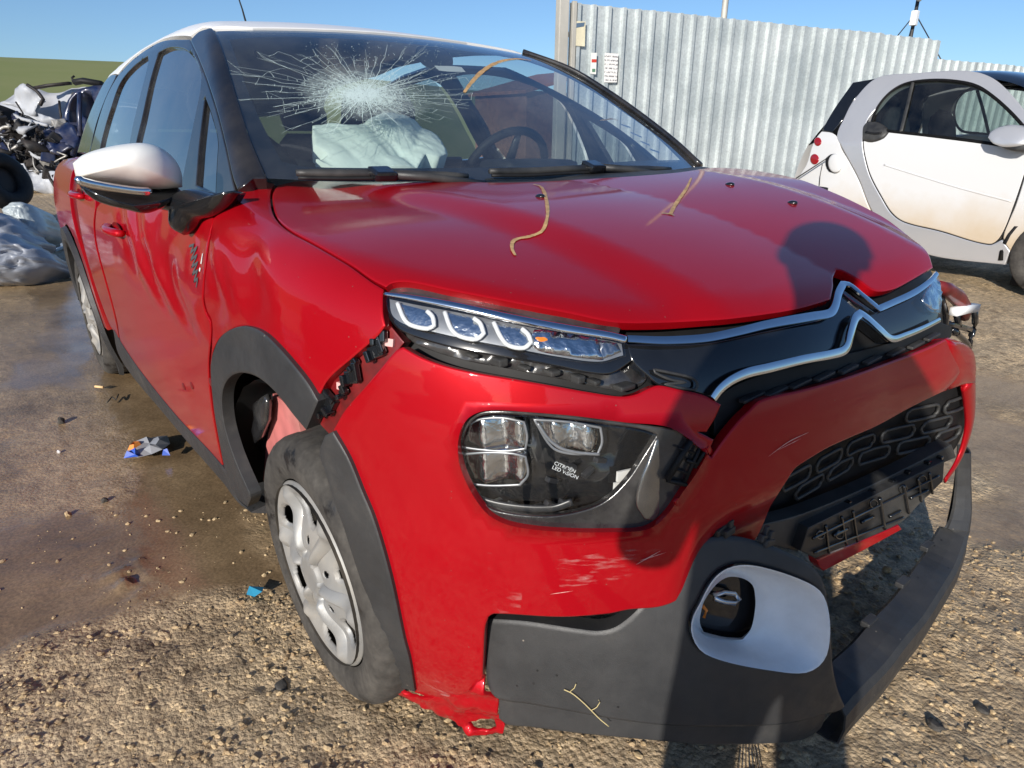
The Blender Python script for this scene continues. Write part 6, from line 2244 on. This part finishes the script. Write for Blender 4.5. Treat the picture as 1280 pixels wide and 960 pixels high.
axw /= np.linalg.norm(axw)
e1_ = np.cross([0, 0, 1], axw)
e1_ /= np.linalg.norm(e1_)
e2_ = np.cross(axw, e1_)
prt = [(.12, .06), (.15, .08), (.22, .08), (.252, .06), (.256, -.06), (.22, -.08), (.15, -.08), (.12, -.06)]
for t in th_:
    for r_, d_ in prt:
        V.append(TW + axw * d_ + r_ * (math.cos(t) * e1_ + math.sin(t) * e2_))
for i in range(36):
    for j in range(8):
        Fc.append((i * 8 + j, ((i + 1) % 36) * 8 + j, ((i + 1) % 36) * 8 + (j + 1) % 8, i * 8 + (j + 1) % 8))
ot_ = mesh_obj('old_tyre', V, Fc, M['rubber'], None)
dome('wheel_disc', [TW + .155 * (math.cos(t) * e1_ + math.sin(t) * e2_) for t in th_], tuple(axw), .02, M['wreck_black'], ot_, back=.05)
tag(ot_, 'black old tyre leaning on the plastic bags at the left edge', 'tyre')


def sack(name, px, D, mat, label, seed, depth=.35, amp=.10):
    O = deep(spline(px, True, 2.5), D)

    def dsp(V):
        k = (fbm((V @ RR) * 7 + seed, (V @ UU) * 7, 4, seed) - .5) * amp * 2 - np.abs(fbm((V @ RR) * 14 + seed, (V @ UU) * 17, 4, seed + 5) - .5) * amp * 2.2
        return V - FF * k[:, None] + UU * ((fbm((V @ RR) * 9, (V @ UU) * 9 + seed, 3, seed + 2) - .5) * amp)[:, None]
    o = dome(name, O, tuple(-FF), depth, mat, None, back=.3, power=.5, rings=30, disp=dsp)
    return tag(o, label, 'bag')


sack('plastic_sack', [(-60, 305), (0, 302), (20, 300), (45, 306), (58, 318), (60, 335), (45, 348), (20, 358), (-10, 362), (-60, 365)], 5.15, M['bag'], 'grey-blue plastic sack lying lowest on the ground at the left edge', 3)
sack('plastic_sack', [(-60, 262), (0, 266), (15, 275), (32, 290), (42, 305), (20, 325), (-60, 330)], 5.75, M['bag'], 'dark crumpled plastic sack under the old tyre', 8)
sack('plastic_sheet', [(8, 262), (22, 252), (38, 254), (46, 270), (55, 290), (52, 298), (40, 304), (26, 290), (14, 276)], 6.1, M['bag2'], 'pale translucent plastic sheet draped behind the grey sacks', 5, depth=.15, amp=.05)
PF = [tuple(at_z([p], .03)[0]) for p in [(52, 300), (60, 294), (84, 295), (86, 306), (70, 312), (56, 310)]]
tag(mesh_obj('plastic_film', PF + [(p[0], p[1], p[2] - .02) for p in PF], [tuple(range(6))] + [(i, (i + 1) % 6, 6 + (i + 1) % 6, 6 + i) for i in range(6)], M['bag2'], None, False), 'pale film lying flat on the ground near the rear wheel', 'litter')

# unseen crushed hulks, added to give the red doors dark shapes to reflect
for i, (hx, hy, hl, hh, m_, lab) in enumerate([(-7.2, -3.9, 4.0, 1.5, M['wreck_black'], 'burnt black car hulk added out of view for the rear door to reflect'),
                                               (-2.6, -6.2, 4.1, 1.4, M['wreck_blue'], 'dark blue crushed hulk added out of view for the front door to reflect'),
                                               (3.6, -8.2, 3.8, 1.6, M['wreck_white'], 'dirty white crushed hulk added out of view beyond the photographer for reflections')]):
    V, Fc = [], []
    nu, nv = 72, 40
    for a_ in range(nu):
        for b_ in range(nv):
            u_, w_ = 2 * math.pi * a_ / nu, math.pi * (b_ / (nv - 1)) - math.pi / 2
            cx_, cy_, cz_ = [np.sign(q_) * abs(q_)**.45 for q_ in (math.cos(u_) * math.cos(w_), math.sin(u_) * math.cos(w_), math.sin(w_))]
            top_ = .62 if cz_ > 0 and abs(cx_) > .62 else 1.0
            k_ = 1 + .34 * (float(fbm(np.array(cx_ * 3.5 + i * 7), np.array(cz_ * 3.5 + cy_ * 3), 4, i)) - .5)
            V.append((hx + cx_ * hl / 2 * k_, hy + cy_ * .82 * k_, max(.02, hh / 2 + cz_ * top_ * hh / 2 * k_)))
    for a_ in range(nu):
        for b_ in range(nv - 1):
            Fc.append((a_ * nv + b_, ((a_ + 1) % nu) * nv + b_, ((a_ + 1) % nu) * nv + b_ + 1, a_ * nv + b_ + 1))
    hk_ = tag(mesh_obj('car_hulk', V, Fc, m_, None), lab, 'wreck', 'unseen hulks added for reflections')
    for sx_ in (-1, 1):
        for sy2 in (-1, 1):
            cw_ = np.array([hx + sx_ * hl * .31, hy + sy2 * .80, .29])
            dome('hulk_wheel', [cw_ + [.29 * math.cos(t), 0, .29 * math.sin(t)] for t in np.linspace(0, 2 * math.pi, 24, endpoint=False)], (0, sy2, 0), .06, M['rubber'], hk_, back=.12, power=.4)
            dome('hulk_window', [cw_ + [-sx_ * hl * .16 + u_, 0, v_ + hh * .52] for u_, v_ in ((-.38, -.16), (.38, -.16), (.28, .16), (-.28, .16))], (0, sy2, .2), .03, M['gloss_black'], hk_, back=.10, power=.4)

# ================================================================== the photographer, whose shadow falls on the car
vh = np.array([math.cos(YAW), math.sin(YAW), 0])
rt_ = np.array([math.sin(YAW), -math.cos(YAW), 0])
PO = CAM * [1, 1, 0] - vh * .42 - rt_ * .045


def pj(r, f, z):
    return PO + rt_ * r + vh * f + np.array([0, 0, z])


J, E_, Rd = [], [], []


def jn(p, rad, par=None):
    J.append(p)
    Rd.append(rad)
    if par is not None:
        E_.append((par, len(J) - 1))
    return len(J) - 1


pel = jn(pj(0, 0, .90), (.145, .11))
sp1 = jn(pj(0, .0, 1.06), (.135, .11), pel)
ch = jn(pj(0, .0, 1.24), (.15, .12), sp1)
nk0 = jn(pj(0, .01, 1.37), (.10, .085), ch)
nk = jn(pj(0, .03, 1.43), (.046, .048), nk0)
h1 = jn(pj(0, .06, 1.50), (.068, .085), nk)
h2 = jn(pj(0, .055, 1.58), (.080, .095), h1)
h3 = jn(pj(0, .04, 1.635), (.055, .065), h2)
TIPS = []
for s in (-1, 1):
    hp = jn(pj(s * .09, 0, .84), (.095, .095), pel)
    kn = jn(pj(s * .11, .03, .48), (.068, .07), hp)
    an = jn(pj(s * .12, -.01, .10), (.045, .05), kn)
    he = jn(pj(s * .125, .03, .045), (.045, .04), an)
    jn(pj(s * .14, .16, .035), (.042, .03), he)
    sh = jn(pj(s * .155, 0, 1.335), (.060, .060), ch)
    eb = jn(pj(s * .27 + (.05 if s < 0 else .11), .07, 1.00 if s < 0 else 1.05), (.050, .050), sh)
    wx = .07 + s * .085
    wr = jn(pj(wx + s * .03, .33, 1.085), (.032, .030), eb)
    pm = jn(pj(wx + s * .010, .385, 1.115), (.034, .022), wr)
    for k, (dz, L) in enumerate([(.030, .068), (.012, .075), (-.006, .070), (-.024, .056)]):
        a1 = jn(pj(wx + s * .012, .400, 1.118 + dz), (.0095, .0095), pm)
        a2 = jn(pj(wx + s * .004, .408, 1.118 + dz + .010), (.009, .009), a1)
        jn(pj(wx - s * L * .42, .4085, 1.118 + dz + .014), (.008, .008), a2)
    t1 = jn(pj(wx - s * .004, .378, 1.145), (.011, .011), pm)
    jn(pj(wx - s * .030, .386, 1.160), (.0095, .0095), t1)
pme = bpy.data.meshes.new('person')
pme.from_pydata([tuple(p) for p in J], E_, [])
tmp = bpy.data.objects.new('tmp_person', pme)
COL.objects.link(tmp)
md = tmp.modifiers.new('s', 'SKIN')
md.use_smooth_shade = True
for v, r_ in zip(pme.skin_vertices[0].data, Rd):
    v.radius = r_
pme.skin_vertices[0].data[0].use_root = True
tmp.modifiers.new('d', 'SUBSURF').levels = 2
tmp.modifiers['d'].render_levels = 2
dg = bpy.context.evaluated_depsgraph_get()
bmesh_p = bpy.data.meshes.new_from_object(tmp.evaluated_get(dg))
bpy.data.objects.remove(tmp)
cloth = [simple('black_jacket', (.02, .022, .026), .8, 0, .2, 0, .3, 20, .4, 90), simple('dark_jeans', (.03, .04, .07), .9, 0, .2, 0, .3, 30, .4, 200), simple('skin', (.55, .33, .24), .5, 0, .4, 0, .1, 12), simple('dark_shoes', (.03, .025, .02), .6)]
for m_ in cloth:
    bmesh_p.materials.append(m_)
for p_ in bmesh_p.polygons:
    c_ = np.array(p_.center) - PO
    z_, f_ = c_[2], c_ @ vh
    p_.material_index = 3 if z_ < .09 else 1 if z_ < .86 and abs(c_ @ rt_) < .3 and f_ < .2 else 2 if (z_ > 1.425 or f_ > .335) else 0
    p_.use_smooth = True
PE = bpy.data.objects.new('person', bmesh_p)
COL.objects.link(PE)
tag(PE, 'person in dark jacket holding up a phone, whose shadow falls on the hood', 'person')
hairm = simple('dark_brown_hair', (.03, .02, .014), .7, 0, .3, 0, .4, 60, .6, 200)
dome('hair', [pj(.088 * math.cos(t), .035 - .01 + .095 * math.sin(t), 1.585 - .02 * math.sin(t)) for t in np.linspace(0, 2 * math.pi, 24, endpoint=False)], (0, 0, 1), .105, hairm, PE, rings=8)
for s in (-1, 1):
    dome('eye', [pj(s * .032 + .012 * math.cos(t), .135, 1.575 + .007 * math.sin(t)) for t in np.linspace(0, 2 * math.pi, 12, endpoint=False)], tuple(vh), .012, M['fog_white'], PE, back=.03)
    dome('ear', [pj(s * .078, .045 + .018 * math.cos(t), 1.56 + .030 * math.sin(t)) for t in np.linspace(0, 2 * math.pi, 12, endpoint=False)], tuple(rt_ * s), .014, cloth[2], PE, back=.02)
dome('nose', [pj(.014 * math.cos(t), .125, 1.55 + .022 * math.sin(t)) for t in np.linspace(0, 2 * math.pi, 12, endpoint=False)], tuple(vh), .03, cloth[2], PE, back=.02)
dome('mouth', [pj(.024 * math.cos(t), .128, 1.515 + .006 * math.sin(t)) for t in np.linspace(0, 2 * math.pi, 12, endpoint=False)], tuple(vh), .008, simple('lips', (.45, .16, .13), .5), PE, back=.02)
RM = Matrix(((rt_[0], vh[0], 0), (rt_[1], vh[1], 0), (0, 0, 1)))
pc = CAM - vh * .016 + rt_ * .0 - np.array([0, 0, .004])
ph = box('phone', tuple(pc), (.155, .009, .074), M['gloss_black'], None, rot=RM, bev=.003)
tag(ph, 'black phone held in landscape by the photographer', 'phone')
